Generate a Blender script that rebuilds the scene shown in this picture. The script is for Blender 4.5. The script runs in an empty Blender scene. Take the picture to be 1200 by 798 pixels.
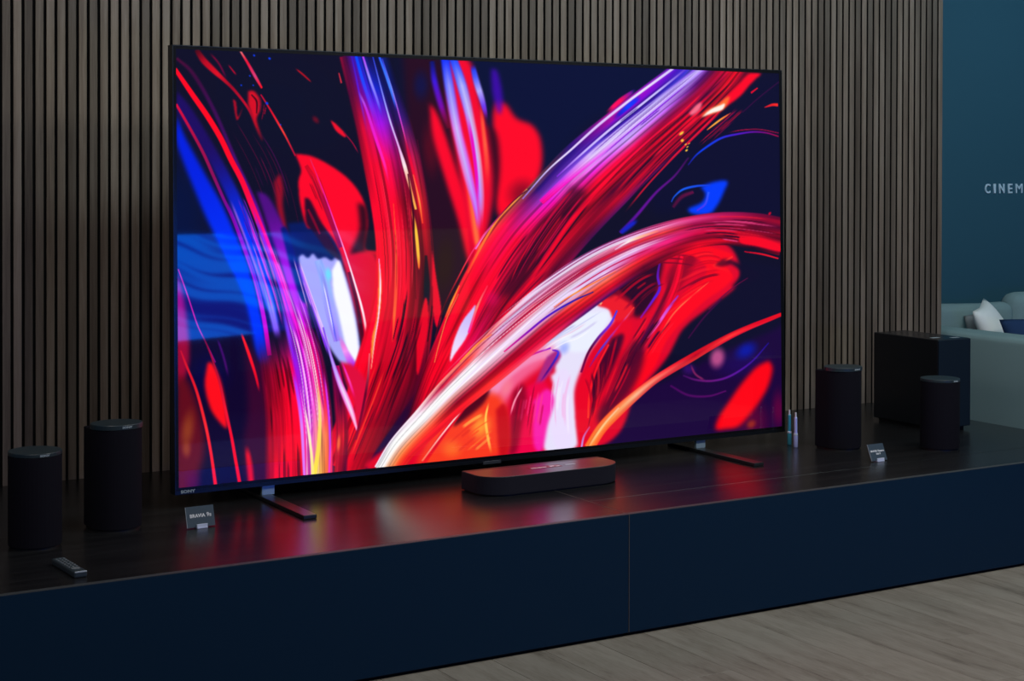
import bpy, bmesh, math, random
import numpy as np
from mathutils import Vector, Matrix

S = bpy.context.scene
C = S.collection

# ---------------------------------------------------------------- camera
FPX = 1925.051
CAM = Vector((-3.0966, -5.1410, 1.5109))
RT = Vector((0.85720, -0.51498, 0.00240)); UP = Vector((0.00366, 0.01075, 0.99994)); FW = Vector((0.51498, 0.85714, -0.01110))
cd = bpy.data.cameras.new('camera'); cam = bpy.data.objects.new('camera', cd); C.objects.link(cam)
cd.sensor_width = 36.0; cd.lens = 36.0*FPX/1200.0; cd.shift_y = -181.75/1200.0
cd.clip_start = 0.05; cd.clip_end = 100
_z = -FW.normalized(); _x = (RT - RT.dot(_z)*_z).normalized(); _y = _z.cross(_x)
cam.matrix_world = Matrix(((_x.x, _y.x, _z.x, CAM.x), (_x.y, _y.y, _z.y, CAM.y), (_x.z, _y.z, _z.z, CAM.z), (0, 0, 0, 1)))
S.camera = cam

# ---------------------------------------------------------------- world, lights, exposure
S.view_settings.view_transform = 'Standard'; S.view_settings.look = 'None'
S.view_settings.exposure = 0.0; S.view_settings.gamma = 1.0; S.view_settings.use_curve_mapping = False
w = bpy.data.worlds.new('hall_dim_ambient'); S.world = w; w.use_nodes = True
w.node_tree.nodes['Background'].inputs[0].default_value = (0.10, 0.26, 0.62, 1)
w.node_tree.nodes['Background'].inputs[1].default_value = 0.10

def area(name, loc, target, sx, sy, power, col):
    l = bpy.data.lights.new(name, 'AREA'); l.shape = 'RECTANGLE'; l.size = sx; l.size_y = sy
    l.energy = power; l.color = col
    o = bpy.data.objects.new(name, l); C.objects.link(o); o.location = loc
    o.rotation_euler = (Vector(target)-Vector(loc)).to_track_quat('-Z', 'Y').to_euler()
    return o
area('wall_washer_light', (1.0, -1.05, 3.02), (1.0, 0.68, 2.0), 5.2, 0.4, 58, (0.80, 0.98, 1.0))
area('hall_ceiling_light', (-2.75, -2.4, 3.02), (-1.6, 0.6, 0.9), 1.0, 0.9, 42, (1.0, 0.92, 0.86))
area('floor_ceiling_light', (1.4, -2.7, 3.02), (1.4, -2.2, 0), 3.0, 0.8, 80, (1.0, 0.97, 0.86))
area('lounge_light', (4.0, 0.2, 3.02), (3.9, 1.0, 0.6), 1.0, 0.8, 12, (0.48, 0.86, 1.0))

# ---------------------------------------------------------------- helpers
PT = 0.3942            # top of the display plinth
TVB = 0.4622           # lower edge of the lit picture
LEAN = 0.01927
YW = 0.6757            # front of the wall slats
YF = -0.8120           # front of the plinth

def tag(o, label=None, cat=None, group=None, kind=None):
    if label: o['label'] = label
    if cat: o['category'] = cat
    if group: o['group'] = group
    if kind: o['kind'] = kind
    return o
def empty(name, loc, label, cat, group=None, rz=0.0):
    o = bpy.data.objects.new(name, None); C.objects.link(o); o.location = loc; o.rotation_euler = (0, 0, rz)
    o.empty_display_size = 0.05
    return tag(o, label, cat, group)
def link(name, bm, mat, parent=None, smooth=False, loc=None, rot=None):
    me = bpy.data.meshes.new(name)
    bmesh.ops.recalc_face_normals(bm, faces=bm.faces)
    if smooth:
        for f in bm.faces: f.smooth = True
    bm.to_mesh(me); bm.free()
    if mat: me.materials.append(mat)
    o = bpy.data.objects.new(name, me); C.objects.link(o)
    if parent: o.parent = parent
    if loc: o.location = loc
    if rot: o.rotation_euler = rot
    return o
def box(x0, x1, y0, y1, z0, z1, bev=0.0, seg=2, bm=None):
    b = bmesh.new()
    bmesh.ops.create_cube(b, size=1)
    for v in b.verts:
        v.co = Vector(((x0+x1)/2+v.co.x*(x1-x0), (y0+y1)/2+v.co.y*(y1-y0), (z0+z1)/2+v.co.z*(z1-z0)))
    if bev > 0:
        bmesh.ops.bevel(b, geom=b.edges[:], offset=bev, segments=seg, affect='EDGES', profile=.5)
    if bm is not None: return join(bm, b)
    return b
def join(a, b):
    me = bpy.data.meshes.new('tmp'); b.to_mesh(me); b.free(); a.from_mesh(me); bpy.data.meshes.remove(me); return a
def prism(pts, z0, z1, bev=0.0, seg=2):
    b = bmesh.new()
    f = b.faces.new([b.verts.new((x, y, z0)) for x, y in pts])
    r = bmesh.ops.extrude_face_region(b, geom=[f])
    for v in r['geom']:
        if isinstance(v, bmesh.types.BMVert): v.co.z = z1
    if bev > 0:
        es = [e for e in b.edges if abs(e.verts[0].co.z-e.verts[1].co.z) < 1e-6]
        bmesh.ops.bevel(b, geom=es, offset=bev, segments=seg, affect='EDGES', profile=.5)
    return b
def lathe(prof, n=24):
    b = bmesh.new(); rings = []
    for r, z in prof:
        rings.append([b.verts.new((r*math.cos(2*math.pi*k/n), r*math.sin(2*math.pi*k/n), z)) for k in range(n)])
    for A, B in zip(rings, rings[1:]):
        for k in range(n): b.faces.new((A[k], A[(k+1) % n], B[(k+1) % n], B[k]))
    b.faces.new(rings[0][::-1]); b.faces.new(rings[-1])
    return b
def tilt(b):
    """lean the set back a little about its lower edge"""
    c, s = math.cos(LEAN), math.sin(LEAN)
    for v in b.verts:
        y, z = v.co.y, v.co.z-(TVB-PT)
        v.co.y = y*c+z*s; v.co.z = (TVB-PT)-y*s+z*c
    return b
def text_mesh(txt, size, bold=0.0, sx=1.0, spacing=1.0, depth=0.0004):
    cu = bpy.data.curves.new('lettering', 'FONT'); cu.body = txt; cu.size = size
    cu.align_x = 'CENTER'; cu.align_y = 'CENTER'; cu.offset = bold; cu.space_character = spacing; cu.extrude = depth; cu.resolution_u = 3
    o = bpy.data.objects.new('lettering', cu); C.objects.link(o)
    dg = bpy.context.evaluated_depsgraph_get()
    me = bpy.data.meshes.new_from_object(o.evaluated_get(dg))
    bpy.data.objects.remove(o)
    b = bmesh.new(); b.from_mesh(me); bpy.data.meshes.remove(me)
    for v in b.verts: v.co.x *= sx
    return b

# ---------------------------------------------------------------- materials
class N:
    def __init__(s, name):
        s.m = bpy.data.materials.new(name); s.m.use_nodes = True; s.t = s.m.node_tree
        s.b = s.t.nodes['Principled BSDF']
    def n(s, typ, **k):
        o = s.t.nodes.new(typ)
        for a, v in k.items(): setattr(o, a, v)
        return o
    def l(s, a, b): s.t.links.new(a, b)
def plain(name, col, rough=.5, metal=0.0, spec=.5, bump=0.0, scale=400.0, var=0.0, coat=0.0):
    q = N(name); b = q.b
    b.inputs['Base Color'].default_value = (*col, 1); b.inputs['Roughness'].default_value = rough
    b.inputs['Metallic'].default_value = metal; b.inputs['Specular IOR Level'].default_value = spec
    b.inputs['Coat Weight'].default_value = coat; b.inputs['Coat Roughness'].default_value = .08
    tc = q.n('ShaderNodeTexCoord'); nz = q.n('ShaderNodeTexNoise'); nz.inputs['Scale'].default_value = scale; nz.inputs['Detail'].default_value = 3
    q.l(tc.outputs['Object'], nz.inputs['Vector'])
    if var > 0:
        mx = q.n('ShaderNodeMix', data_type='RGBA'); q.l(nz.outputs['Fac'], mx.inputs['Factor'])
        mx.inputs['A'].default_value = (*[c*(1-var) for c in col], 1); mx.inputs['B'].default_value = (*[c*(1+var) for c in col], 1)
        q.l(mx.outputs['Result'], b.inputs['Base Color'])
    if bump > 0:
        bp = q.n('ShaderNodeBump'); bp.inputs['Strength'].default_value = bump; bp.inputs['Distance'].default_value = .001
        q.l(nz.outputs['Fac'], bp.inputs['Height']); q.l(bp.outputs['Normal'], b.inputs['Normal'])
    return q.m
def wood(name, c0, c1, c2, axis='Z', rough=.5, scale=9.0, stretch=14.0, rand=.35, bump=.15, spec=.3, fine=1.0):
    """grain that runs along one axis, shifted and tinted piece by piece"""
    q = N(name); b = q.b
    tc = q.n('ShaderNodeTexCoord'); oi = q.n('ShaderNodeObjectInfo'); mp = q.n('ShaderNodeMapping')
    sc = {'X': (1/stretch, 1, 1), 'Y': (1, 1/stretch, 1), 'Z': (1, 1, 1/stretch)}[axis]
    mp.inputs['Scale'].default_value = sc
    ad = q.n('ShaderNodeVectorMath', operation='ADD'); ml = q.n('ShaderNodeMath', operation='MULTIPLY'); ml.inputs[1].default_value = 57.0
    q.l(oi.outputs['Random'], ml.inputs[0]); q.l(tc.outputs['Object'], mp.inputs['Vector'])
    q.l(mp.outputs['Vector'], ad.inputs[0]); q.l(ml.outputs['Value'], ad.inputs[1])
    n1 = q.n('ShaderNodeTexNoise'); n1.inputs['Scale'].default_value = scale; n1.inputs['Detail'].default_value = 6; n1.inputs['Distortion'].default_value = .6
    n2 = q.n('ShaderNodeTexNoise'); n2.inputs['Scale'].default_value = scale*9; n2.inputs['Detail'].default_value = 4
    q.l(ad.outputs['Vector'], n1.inputs['Vector']); q.l(ad.outputs['Vector'], n2.inputs['Vector'])
    mix = q.n('ShaderNodeMath', operation='MULTIPLY_ADD'); mix.inputs[1].default_value = .38*fine
    q.l(n2.outputs['Fac'], mix.inputs[0]); q.l(n1.outputs['Fac'], mix.inputs[2])
    rp = q.n('ShaderNodeValToRGB'); e = rp.color_ramp.elements
    e[0].position = .42; e[0].color = (*c0, 1); e[1].position = .95; e[1].color = (*c2, 1)
    m_ = e.new(.68); m_.color = (*c1, 1)
    q.l(mix.outputs['Value'], rp.inputs['Fac'])
    hs = q.n('ShaderNodeHueSaturation'); mr = q.n('ShaderNodeMapRange')
    mr.inputs['To Min'].default_value = 1-rand; mr.inputs['To Max'].default_value = 1+rand
    q.l(oi.outputs['Random'], mr.inputs['Value']); q.l(mr.outputs['Result'], hs.inputs['Value']); q.l(rp.outputs['Color'], hs.inputs['Color'])
    q.l(hs.outputs['Color'], b.inputs['Base Color'])
    b.inputs['Roughness'].default_value = rough; b.inputs['Specular IOR Level'].default_value = spec
    if bump > 0:
        bp = q.n('ShaderNodeBump'); bp.inputs['Strength'].default_value = bump; bp.inputs['Distance'].default_value = .0006
        q.l(n2.outputs['Fac'], bp.inputs['Height']); q.l(bp.outputs['Normal'], b.inputs['Normal'])
    return q.m
def screen_material(name, img, strength, refl):
    q = N(name); nt = q.t
    tx = q.n('ShaderNodeTexImage'); tx.image = img; tx.interpolation = 'Cubic'; tx.extension = 'EXTEND'
    b = q.b
    b.inputs['Base Color'].default_value = (.004, .004, .006, 1); b.inputs['Roughness'].default_value = .03
    b.inputs['IOR'].default_value = refl
    q.l(tx.outputs['Color'], b.inputs['Emission Color']); b.inputs['Emission Strength'].default_value = strength
    return q.m
def make_image(name, arr):
    h, w_ = arr.shape[:2]
    im = bpy.data.images.new(name, w_, h, alpha=False)
    px = np.ones((h, w_, 4), np.float32); px[..., :3] = np.clip(arr[::-1]/255.0, 0, 1)
    im.pixels.foreach_set(px.ravel()); im.update(); im.pack()
    return im

M = {}
M['slat'] = wood('walnut_slat', (.080, .057, .044), (.148, .114, .091), (.215, .174, .145), 'Z', .55, 26, 22, .38, .1)
M['slat_side'] = plain('black_slat_core', (.009, .008, .008), .8, spec=.2)
M['sub_front'] = plain('subwoofer_cloth', (.003, .011, .024), .7, spec=.2, bump=.4, scale=1500)  # blue cast from the opposite display is mixed into the cloth colour
M['felt'] = plain('black_felt', (.006, .006, .007), .95, spec=.1)
M['plank'] = wood('grey_oak_plank', (.09, .077, .066), (.205, .182, .158), (.265, .242, .215), 'Y', .5, 16, 8, .05, .2, fine=1.6)
M['floor'] = plain('dark_subfloor', (.06, .05, .045), .8)
M['plinth_top'] = wood('black_stained_top', (.006, .006, .007), (.010, .010, .0115), (.018, .018, .020), 'X', .27, 22, 25, .05, .08, spec=.5)
M['plinth_front'] = plain('blue_lit_black_laminate_front', (.0036, .0210, .0520), .45, spec=.14, bump=.05, scale=900, var=.12)  # blue light falling on the black front is put into its base colour
M['edge'] = plain('worn_edge_strip', (.045, .052, .058), .5)
M['seam'] = plain('pale_seam_edge', (.13, .115, .10), .6)
M['toe'] = plain('toe_kick_black', (.004, .004, .005), .9)
M['teal'] = plain('teal_paint', (.035, .115, .175), .8, spec=.2, bump=.05, scale=300)
M['ceiling'] = plain('dark_ceiling', (.02, .022, .026), .9)
M['letter'] = plain('pale_letter', (.68, .84, 1.0), .5)
M['rim'] = plain('tv_metal_rim', (.05, .06, .07), .28, metal=.9)
M['bezel'] = plain('tv_black_bezel', (.006, .006, .008), .2)
M['case'] = plain('tv_back_case', (.012, .012, .014), .5)
M['steel'] = plain('brushed_steel', (.42, .60, .72), .3, metal=.45)
M['foot'] = plain('dark_metal_foot', (.05, .055, .06), .32, metal=.7)
M['logo'] = plain('grey_logo_print', (.35, .42, .48), .4)
M['sensor'] = plain('sensor_strip', (.03, .035, .05), .4)
M['grille'] = plain('speaker_cloth', (.0062, .0058, .011), .9, spec=.12, bump=.5, scale=1600, var=.25)
M['bar_cloth'] = plain('soundbar_cloth', (.013, .0125, .022), .9, spec=.2, bump=.5, scale=1600, var=.25)
M['cap'] = plain('speaker_cap', (.018, .032, .042), .38, spec=.5)  # bluish tint carries the teal light on the caps in their colour
M['dark'] = plain('black_plastic', (.008, .008, .010), .5)
M['sub'] = plain('black_gloss_cabinet', (.008, .009, .012), .22, spec=.5)
M['bar_top'] = plain('soundbar_top', (.030, .028, .032), .34, spec=.6)
M['red'] = plain('red_sticker', (.22, .004, .012), .45)
M['white'] = plain('white_print', (.75, .75, .8), .5)
M['card'] = plain('slate_card', (.030, .055, .085), .5, var=.15, scale=200)
M['cardedge'] = plain('card_edge', (.25, .28, .33), .5)
M['acrylic'] = plain('clear_acrylic', (.62, .68, .88), .12, spec=.8)
M['tube_l'] = plain('lavender_metal', (.50, .54, .95), .22, metal=.25)
M['tube_t'] = plain('teal_metal', (.05, .32, .42), .22, metal=.25)
M['silver'] = plain('silver_cap', (.75, .85, .95), .25, metal=.4)
M['remote'] = plain('remote_black', (.030, .045, .058), .4)
M['button'] = plain('remote_button', (.16, .18, .20), .45)
M['sofa'] = plain('grey_upholstery', (.21, .31, .335), .95, spec=.15, bump=.6, scale=700, var=.14)
M['pillow_w'] = plain('white_cotton', (.80, .82, .84), .9, spec=.1, bump=.3, scale=500)
M['pillow_n'] = plain('navy_cotton', (.02, .045, .12), .9, spec=.1, bump=.3, scale=500)
M['pillow_g'] = plain('taupe_cotton', (.22, .23, .25), .9, spec=.1, bump=.3, scale=500)

SCREEN_GAIN = 1.0
WAVE_GAIN = 14.0
# ---------------------------------------------------------------- the picture shown on the big screen
SX0, SY0, SX1, SY1 = 190.0, 44.0, 930.0, 594.0
SC = 1.6
PW_, PH_ = int((SX1-SX0)*SC), int((SY1-SY0)*SC)
CAN = np.zeros((PH_, PW_, 3), np.float32)

def sm(x):
    x = np.clip(x, 0, 1); return x*x*(3-2*x)

def spline(P, n=90):
    P = np.array(P, float)
    if len(P) == 2:
        t = np.linspace(0, 1, n)[:, None]; return P[0]*(1-t)+P[1]*t
    Q = np.vstack([2*P[0]-P[1], P, 2*P[-1]-P[-2]])
    m = len(P)-1
    u = np.linspace(0, m-1e-6, n); i = u.astype(int); t = (u-i)[:, None]
    a, b, c, d = Q[i], Q[i+1], Q[i+2], Q[i+3]
    return .5*(2*b+(c-a)*t+(2*a-5*b+4*c-d)*t*t+(3*b-a-3*c+d)*t**3)

def noise2(seed, u, v, nu, nv):
    g = np.random.RandomState(seed).rand(nu+2, nv+2).astype(np.float32)
    U = np.clip(u, 0, .99999)*nu; V = np.clip(v, 0, .99999)*nv
    i = U.astype(int); j = V.astype(int); a = sm(U-i); b = sm(V-j)
    return (g[i, j]*(1-a)*(1-b)+g[i+1, j]*a*(1-b)+g[i, j+1]*(1-a)*b+g[i+1, j+1]*a*b)

def table(T, s, v):
    T = np.array(T, np.float32)
    if T.ndim == 1: T = T[None, None]
    if T.ndim == 2: T = T[None]
    ns, nv = T.shape[:2]
    S = np.clip(s, 0, 1)*(ns-1); V = np.clip(v, 0, 1)*(nv-1)
    i = np.minimum(S.astype(int), max(ns-2, 0)); j = np.minimum(V.astype(int), max(nv-2, 0))
    i1 = np.minimum(i+1, ns-1); j1 = np.minimum(j+1, nv-1)
    a = (S-i)[:, None]; b = (V-j)[:, None]
    return T[i, j]*(1-a)*(1-b)+T[i1, j]*a*(1-b)+T[i, j1]*(1-a)*b+T[i1, j1]*a*b

def region(x0, y0, x1, y1):
    a = max(int((x0-SX0)*SC), 0); b = min(int((x1-SX0)*SC)+2, PW_)
    c = max(int((y0-SY0)*SC), 0); d = min(int((y1-SY0)*SC)+2, PH_)
    if b <= a or d <= c: return None
    yy, xx = np.mgrid[c:d, a:b]
    return slice(c, d), slice(a, b), (xx+.5)/SC+SX0, (yy+.5)/SC+SY0

def put(ys, xs, col, al, mode):
    R_ = CAN[ys, xs]
    al = al[..., None]
    if mode == 'mix': CAN[ys, xs] = R_*(1-al)+col*al
    elif mode == 'add': CAN[ys, xs] = R_+col*al
    else: CAN[ys, xs] = np.maximum(R_, col*al)

def band(P, T, soft=.25, al=(1, 1), fade=(.0, .0), streak=0., nv=24, seed=1, fil=0., filcol=(255, 255, 255), mode='mix', n=90, sl=3, dark=0.):
    """ribbon along points (x, y, halfwidth); T = colours [along][across], across goes left to right of travel"""
    al = np.atleast_1d(al); C_ = spline(P, n)
    hw = np.maximum(C_[:, 2], .2); mx = hw.max()+2
    r = region(C_[:, 0].min()-mx, C_[:, 1].min()-mx, C_[:, 0].max()+mx, C_[:, 1].max()+mx)
    if r is None: return
    ys, xs, X, Y = r
    shp = X.shape
    X = X.ravel().astype(np.float32); Y = Y.ravel().astype(np.float32)
    # cheap cull
    cx = C_[:, 0].astype(np.float32); cy = C_[:, 1].astype(np.float32)
    best = np.full(X.shape, 1e9, np.float32); bi = np.zeros(X.shape, np.int32)
    for k in range(n):
        d = (X-cx[k])**2+(Y-cy[k])**2
        m = d < best
        best[m] = d[m]; bi[m] = k
    tx = np.gradient(C_[:, 0]); ty = np.gradient(C_[:, 1]); L = np.hypot(tx, ty)+1e-6
    dx = X-cx[bi]; dy = Y-cy[bi]
    along = (dx*tx[bi]+dy*ty[bi])/L[bi]**2
    s = (bi+np.clip(along, -.5, .5))/(n-1)
    over = (((bi == 0) & (along < -.5)) | ((bi == n-1) & (along > .5)))
    side = (dx*ty[bi]-dy*tx[bi])/L[bi]      # a stroke running down has v = 0 on its left
    w = np.interp(s, np.linspace(0, 1, n), hw)
    v = side/w
    A = 1-sm((np.abs(v)-(1-soft))/max(soft, 1e-3)) if soft > 0 else (np.abs(v) < 1).astype(np.float32)
    # at least a pixel of antialiasing
    A = np.minimum(A, np.clip((w-np.abs(side))*SC+.5, 0, 1)) if soft < .2 else A
    A = A*np.interp(s, np.linspace(0, 1, len(al)), al)
    if fade[0] > 0: A = A*sm(s/fade[0])
    if fade[1] > 0: A = A*sm((1-s)/fade[1])
    A[over] = 0
    vv = v*.5+.5
    col = table(T, s, vv)
    if streak > 0:
        z = noise2(seed, vv, s, nv, sl)*.6+noise2(seed+7, vv, s, nv*3, sl*2)*.4
        col = col*(1+streak*(z-.5)*2)[:, None]
    if dark > 0:
        z = noise2(seed+13, vv, s, nv, sl)
        col = col*(1-dark*sm((z-.62)/.16))[:, None]
    if fil > 0:
        z = noise2(seed+29, vv, s, nv*2, sl)
        k = sm((z-.74)/.14)*fil
        col = col*(1-k[:, None])+np.array(filcol, np.float32)*k[:, None]
    put(ys, xs, col.reshape(shp+(3,)), A.reshape(shp).astype(np.float32), mode)

def blob(cx, cy, rx, ry, ang, col, al=1., soft=.6, mode='mix'):
    m = max(rx, ry)*1.05
    r = region(cx-m, cy-m, cx+m, cy+m)
    if r is None: return
    ys, xs, X, Y = r
    a = math.radians(ang); c, s = math.cos(a), math.sin(a)
    u = ((X-cx)*c+(Y-cy)*s)/rx; v = (-(X-cx)*s+(Y-cy)*c)/ry
    d = np.sqrt(u*u+v*v)
    A = (1-sm((d-(1-soft))/soft))*al
    put(ys, xs, np.array(col, np.float32), A.astype(np.float32), mode)

def blur(A, k):
    if k < 1: return A
    for ax in (0, 1):
        for _ in range(2):
            pad = [(0, 0)]*A.ndim; pad[ax] = (k+1, k)
            B = np.cumsum(np.pad(A, pad, mode='edge'), axis=ax)
            n = A.shape[ax]
            hi = np.take(B, np.arange(2*k+1, 2*k+1+n), axis=ax); lo = np.take(B, np.arange(0, n), axis=ax)
            A = (hi-lo)/(2*k+1)
    return A

def shape(P, col, soft=1.0, al=1., grad=None, smooth=True, mode='mix'):
    """closed outline through points, filled; soft = blur radius in px; grad = (x0,y0,x1,y1,col2)"""
    P = np.array(P, float)
    if smooth:
        P = spline(np.vstack([P, P[:1]]), 16*len(P))[:-1]
    m = soft*2+3
    r = region(P[:, 0].min()-m, P[:, 1].min()-m, P[:, 0].max()+m, P[:, 1].max()+m)
    if r is None: return
    ys, xs, X, Y = r
    ins = np.zeros(X.shape, bool)
    x0, y0 = P[:, 0], P[:, 1]; x1, y1 = np.roll(x0, -1), np.roll(y0, -1)
    for a, b, c, d in zip(x0, y0, x1, y1):
        if b == d: continue
        ins ^= ((Y < b) != (Y < d)) & (X < a+(Y-b)*(c-a)/(d-b))
    A = blur(ins.astype(np.float32), max(int(round(soft*SC/1.5)), 1))*al
    c = np.array(col, np.float32)
    if grad is not None:
        gx, gy, hx, hy, c2 = grad
        t = sm(((X-gx)*(hx-gx)+(Y-gy)*(hy-gy))/((hx-gx)**2+(hy-gy)**2))[..., None]
        c = c*(1-t)+np.array(c2, np.float32)*t
    put(ys, xs, c, A.astype(np.float32), mode)

def lines(P0, P1, ncount, cols, w=(.4, 1.0), seed=3, al=(.4, 1.), jit=1., fade=(.2, .2), mode='mix', span=None):
    """fine threads spread between two guide curves"""
    rg = np.random.RandomState(seed)
    A = spline([p+(1,) for p in P0], 12)[:, :2]; B = spline([p+(1,) for p in P1], 12)[:, :2]
    for k in range(ncount):
        t = (k+.5+rg.uniform(-.4, .4)*jit)/ncount
        C_ = A*(1-t)+B*t
        a, b = (rg.uniform(0, .45), rg.uniform(.55, 1)) if span is None else span
        i0, i1 = int(a*11), int(b*11)
        if i1-i0 < 3: continue
        ww = rg.uniform(*w)
        Q = [(x, y, ww) for x, y in C_[i0:i1+1:2]]
        col = cols[rg.randint(len(cols))]
        band(Q, col, soft=.5, al=(rg.uniform(*al),)*2, fade=fade, n=40, mode=mode)

RED = (255, 0, 38); DR = (150, 0, 30); NAVY = (12, 9, 36); MAR = (48, 2, 22); MAG = (250, 10, 190); VIO = (130, 10, 235); BLU = (0, 45, 255); LAV = (190, 180, 255); WHI = (250, 248, 255); ORA = (255, 140, 50); YEL = (255, 220, 90); PUR = (60, 8, 90); PNK = (255, 90, 170)
CAN[:] = NAVY
# ---- ground of the picture: dark navy with a few tints
shape([(470, 40), (800, 40), (800, 90), (690, 150), (640, 210), (560, 220), (470, 200)], (6, 12, 52), soft=14)
blob(210, 250, 60, 110, 0, (2, 14, 60), .9, .9)
blob(330, 120, 120, 80, 20, (10, 12, 38), .8, .9)
shape([(690, 470), (760, 420), (860, 360), (930, 340), (930, 520), (690, 540)], (26, 2, 58), soft=10)
shape([(780, 110), (930, 90), (930, 250), (820, 245), (760, 240)], (9, 8, 44), soft=10)
shape([(855, 300), (930, 320), (930, 370), (850, 410), (760, 450), (800, 370)], (12, 9, 40), soft=5)
shape([(200, 395), (300, 395), (330, 560), (200, 590)], (13, 2, 44), soft=5)
blob(245, 440, 34, 40, 0, (2, 2, 70), .8, .9)
# ---- dark maroon hollow between stem and flames
shape([(470, 60), (510, 60), (560, 180), (560, 290), (515, 370), (495, 330), (480, 200)], (38, 4, 28), soft=7)
blob(520, 310, 16, 45, 5, (40, 16, 14), .8, .8)
blob(503, 175, 14, 45, -4, (88, 2, 26), .8, .9)
blob(478, 155, 7, 30, -10, (120, 4, 40), .8, .9)
blob(492, 100, 14, 26, 0, (8, 16, 82), .7, .9)
# ---- flames at top middle (out of focus)
shape([(580, 118), (592, 122), (604, 138), (622, 146), (632, 162), (634, 190), (626, 215), (600, 250), (582, 250), (578, 190), (576, 140)], (255, 0, 36), soft=4.5)
shape([(574, 80), (582, 84), (588, 115), (584, 134), (576, 110)], (70, 0, 190), soft=4, al=.8)
blob(612, 228, 26, 26, 0, (120, 0, 30), .8, .9)
shape([(550, 150), (576, 150), (584, 180), (580, 230), (556, 300), (540, 280)], (60, 0, 26), soft=5)
shape([(502, 120), (514, 140), (534, 200), (548, 250), (552, 320), (536, 260), (522, 215), (506, 160)], (252, 0, 40), soft=4)
shape([(524, 70), (548, 70), (560, 110), (572, 170), (576, 230), (562, 300), (552, 300), (536, 200), (524, 120)], (245, 0, 44), soft=4.5)
band([(540, 150, 5), (550, 220, 8), (556, 270, 7), (560, 300, 4)], [[(255, 40, 40), (255, 110, 60), (255, 60, 60)]], soft=.8, fade=(.3, .2))
band([(505, 72, 5), (508, 95, 6), (516, 125, 6), (524, 150, 4)], [[(0, 20, 140)]*2, [(60, 20, 220)]*2, [(120, 0, 170)]*2, [(230, 0, 60)]*2], soft=.9, al=(.7, 1, 1, .2))
band([(520, 66, 7), (525, 100, 8), (534, 150, 8), (546, 200, 8), (557, 245, 5), (560, 275, 3)], [[(10, 40, 255)]*3, [(40, 60, 255), (150, 150, 255), (60, 60, 255)], [(230, 60, 200), (205, 190, 255), (220, 40, 200)], [(255, 80, 160), (200, 170, 255), (235, 20, 210)], [(240, 30, 200), (190, 130, 255), (230, 10, 210)], [(255, 40, 120)]*3], soft=.6, fade=(0, .15))
band([(529, 66, 6), (540, 100, 8), (550, 140, 7), (558, 185, 6.5), (562, 230, 6), (562, 275, 3)], [[(20, 60, 255)]*3, [(60, 80, 255), (185, 185, 255), (80, 80, 255)], [(190, 80, 230), (200, 195, 255), (240, 70, 120)], [(225, 20, 200), (205, 190, 255), (255, 90, 90)], [(225, 30, 210), (190, 150, 255), (255, 60, 80)], [(255, 40, 110)]*3], soft=.55, fade=(0, .15))
band([(546, 130, 3), (553, 170, 3), (557, 205, 3), (559, 240, 2)], [(235, 0, 190)]*2, soft=.9, fade=(.3, .3))
band([(561, 115, 3), (565, 150, 4), (569, 190, 5), (570, 230, 5)], [[(255, 60, 40)]*2, [(255, 90, 60)]*2, [(255, 10, 40)]*2], soft=.9, fade=(.3, .3))
band([(552, 74, 4), (557, 95, 5.5), (564, 118, 5), (570, 142, 2)], [[(10, 40, 230)]*2, [(70, 90, 255)]*2, [(180, 170, 255)]*2, [(110, 60, 240)]*2, [(150, 0, 160)]*2], soft=.7, fade=(.15, .2))
# ---- left: blue veil and red threads
shape([(207, 135), (216, 160), (240, 205), (262, 245), (285, 300), (300, 350), (315, 420), (302, 420), (286, 352), (262, 300), (242, 258), (228, 225), (214, 190), (206, 165)], (0, 30, 225), soft=4, grad=(225, 170, 290, 330, (0, 50, 255)))
shape([(207, 108), (225, 130), (255, 180), (285, 240), (310, 310), (325, 380), (308, 350), (290, 290), (262, 225), (235, 175), (208, 135)], (28, 6, 96), soft=3, grad=(235, 170, 295, 280, (0, 45, 250)))
band([(207, 70, 3), (226, 88, 4), (250, 130, 4), (276, 190, 4), (300, 245, 5), (318, 300, 4)], [[(70, 4, 50)]*2, [(60, 4, 60)]*2, [(60, 6, 90)]*2, [(90, 6, 140)]*2, [(150, 10, 210)]*2], soft=.9)
band([(206, 84, 2.6), (225, 112, 3.4), (243, 138, 3.6), (258, 163, 3.6), (270, 188, 3.6), (283, 213, 3.6), (294, 240, 3.8), (305, 268, 4), (317, 300, 4.5), (330, 335, 5), (341, 375, 5), (352, 420, 4)], [[(255, 0, 32)]*2, [(255, 0, 30)]*2, [(255, 0, 34)]*2, [(255, 0, 60)]*2, [(255, 0, 150)]*2, [(255, 0, 190)]*2, [(245, 0, 200)]*2], soft=.25)
band([(207, 125, 1.8), (223, 153, 2), (238, 181, 2.2), (250, 208, 2.3), (262, 235, 2.2), (273, 258, 2.4), (285, 290, 2.6), (298, 328, 2.6), (308, 370, 3), (315, 415, 3)], [[(220, 5, 60)]*2, [(170, 8, 70)]*2, [(140, 8, 90)]*2, [(120, 0, 160)]*2, [(150, 0, 200)]*2, [(180, 0, 220)]*2, [(230, 0, 190)]*2], soft=.35)
lines([(272, 225), (283, 255), (300, 300), (314, 345)], [(282, 225), (293, 250), (308, 295), (322, 345)], 5, [(150, 30, 220), (190, 40, 210), (60, 90, 255)], w=(.5, .9), seed=5)
band([(286, 280, 3), (300, 312, 4), (314, 350, 6), (326, 400, 6)], [[(0, 50, 255)]*2, [(30, 80, 255)]*2, [(110, 100, 255)]*2, [(150, 140, 255)]*2, [(120, 60, 250)]*2], soft=.8, fade=(.2, .1))
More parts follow.
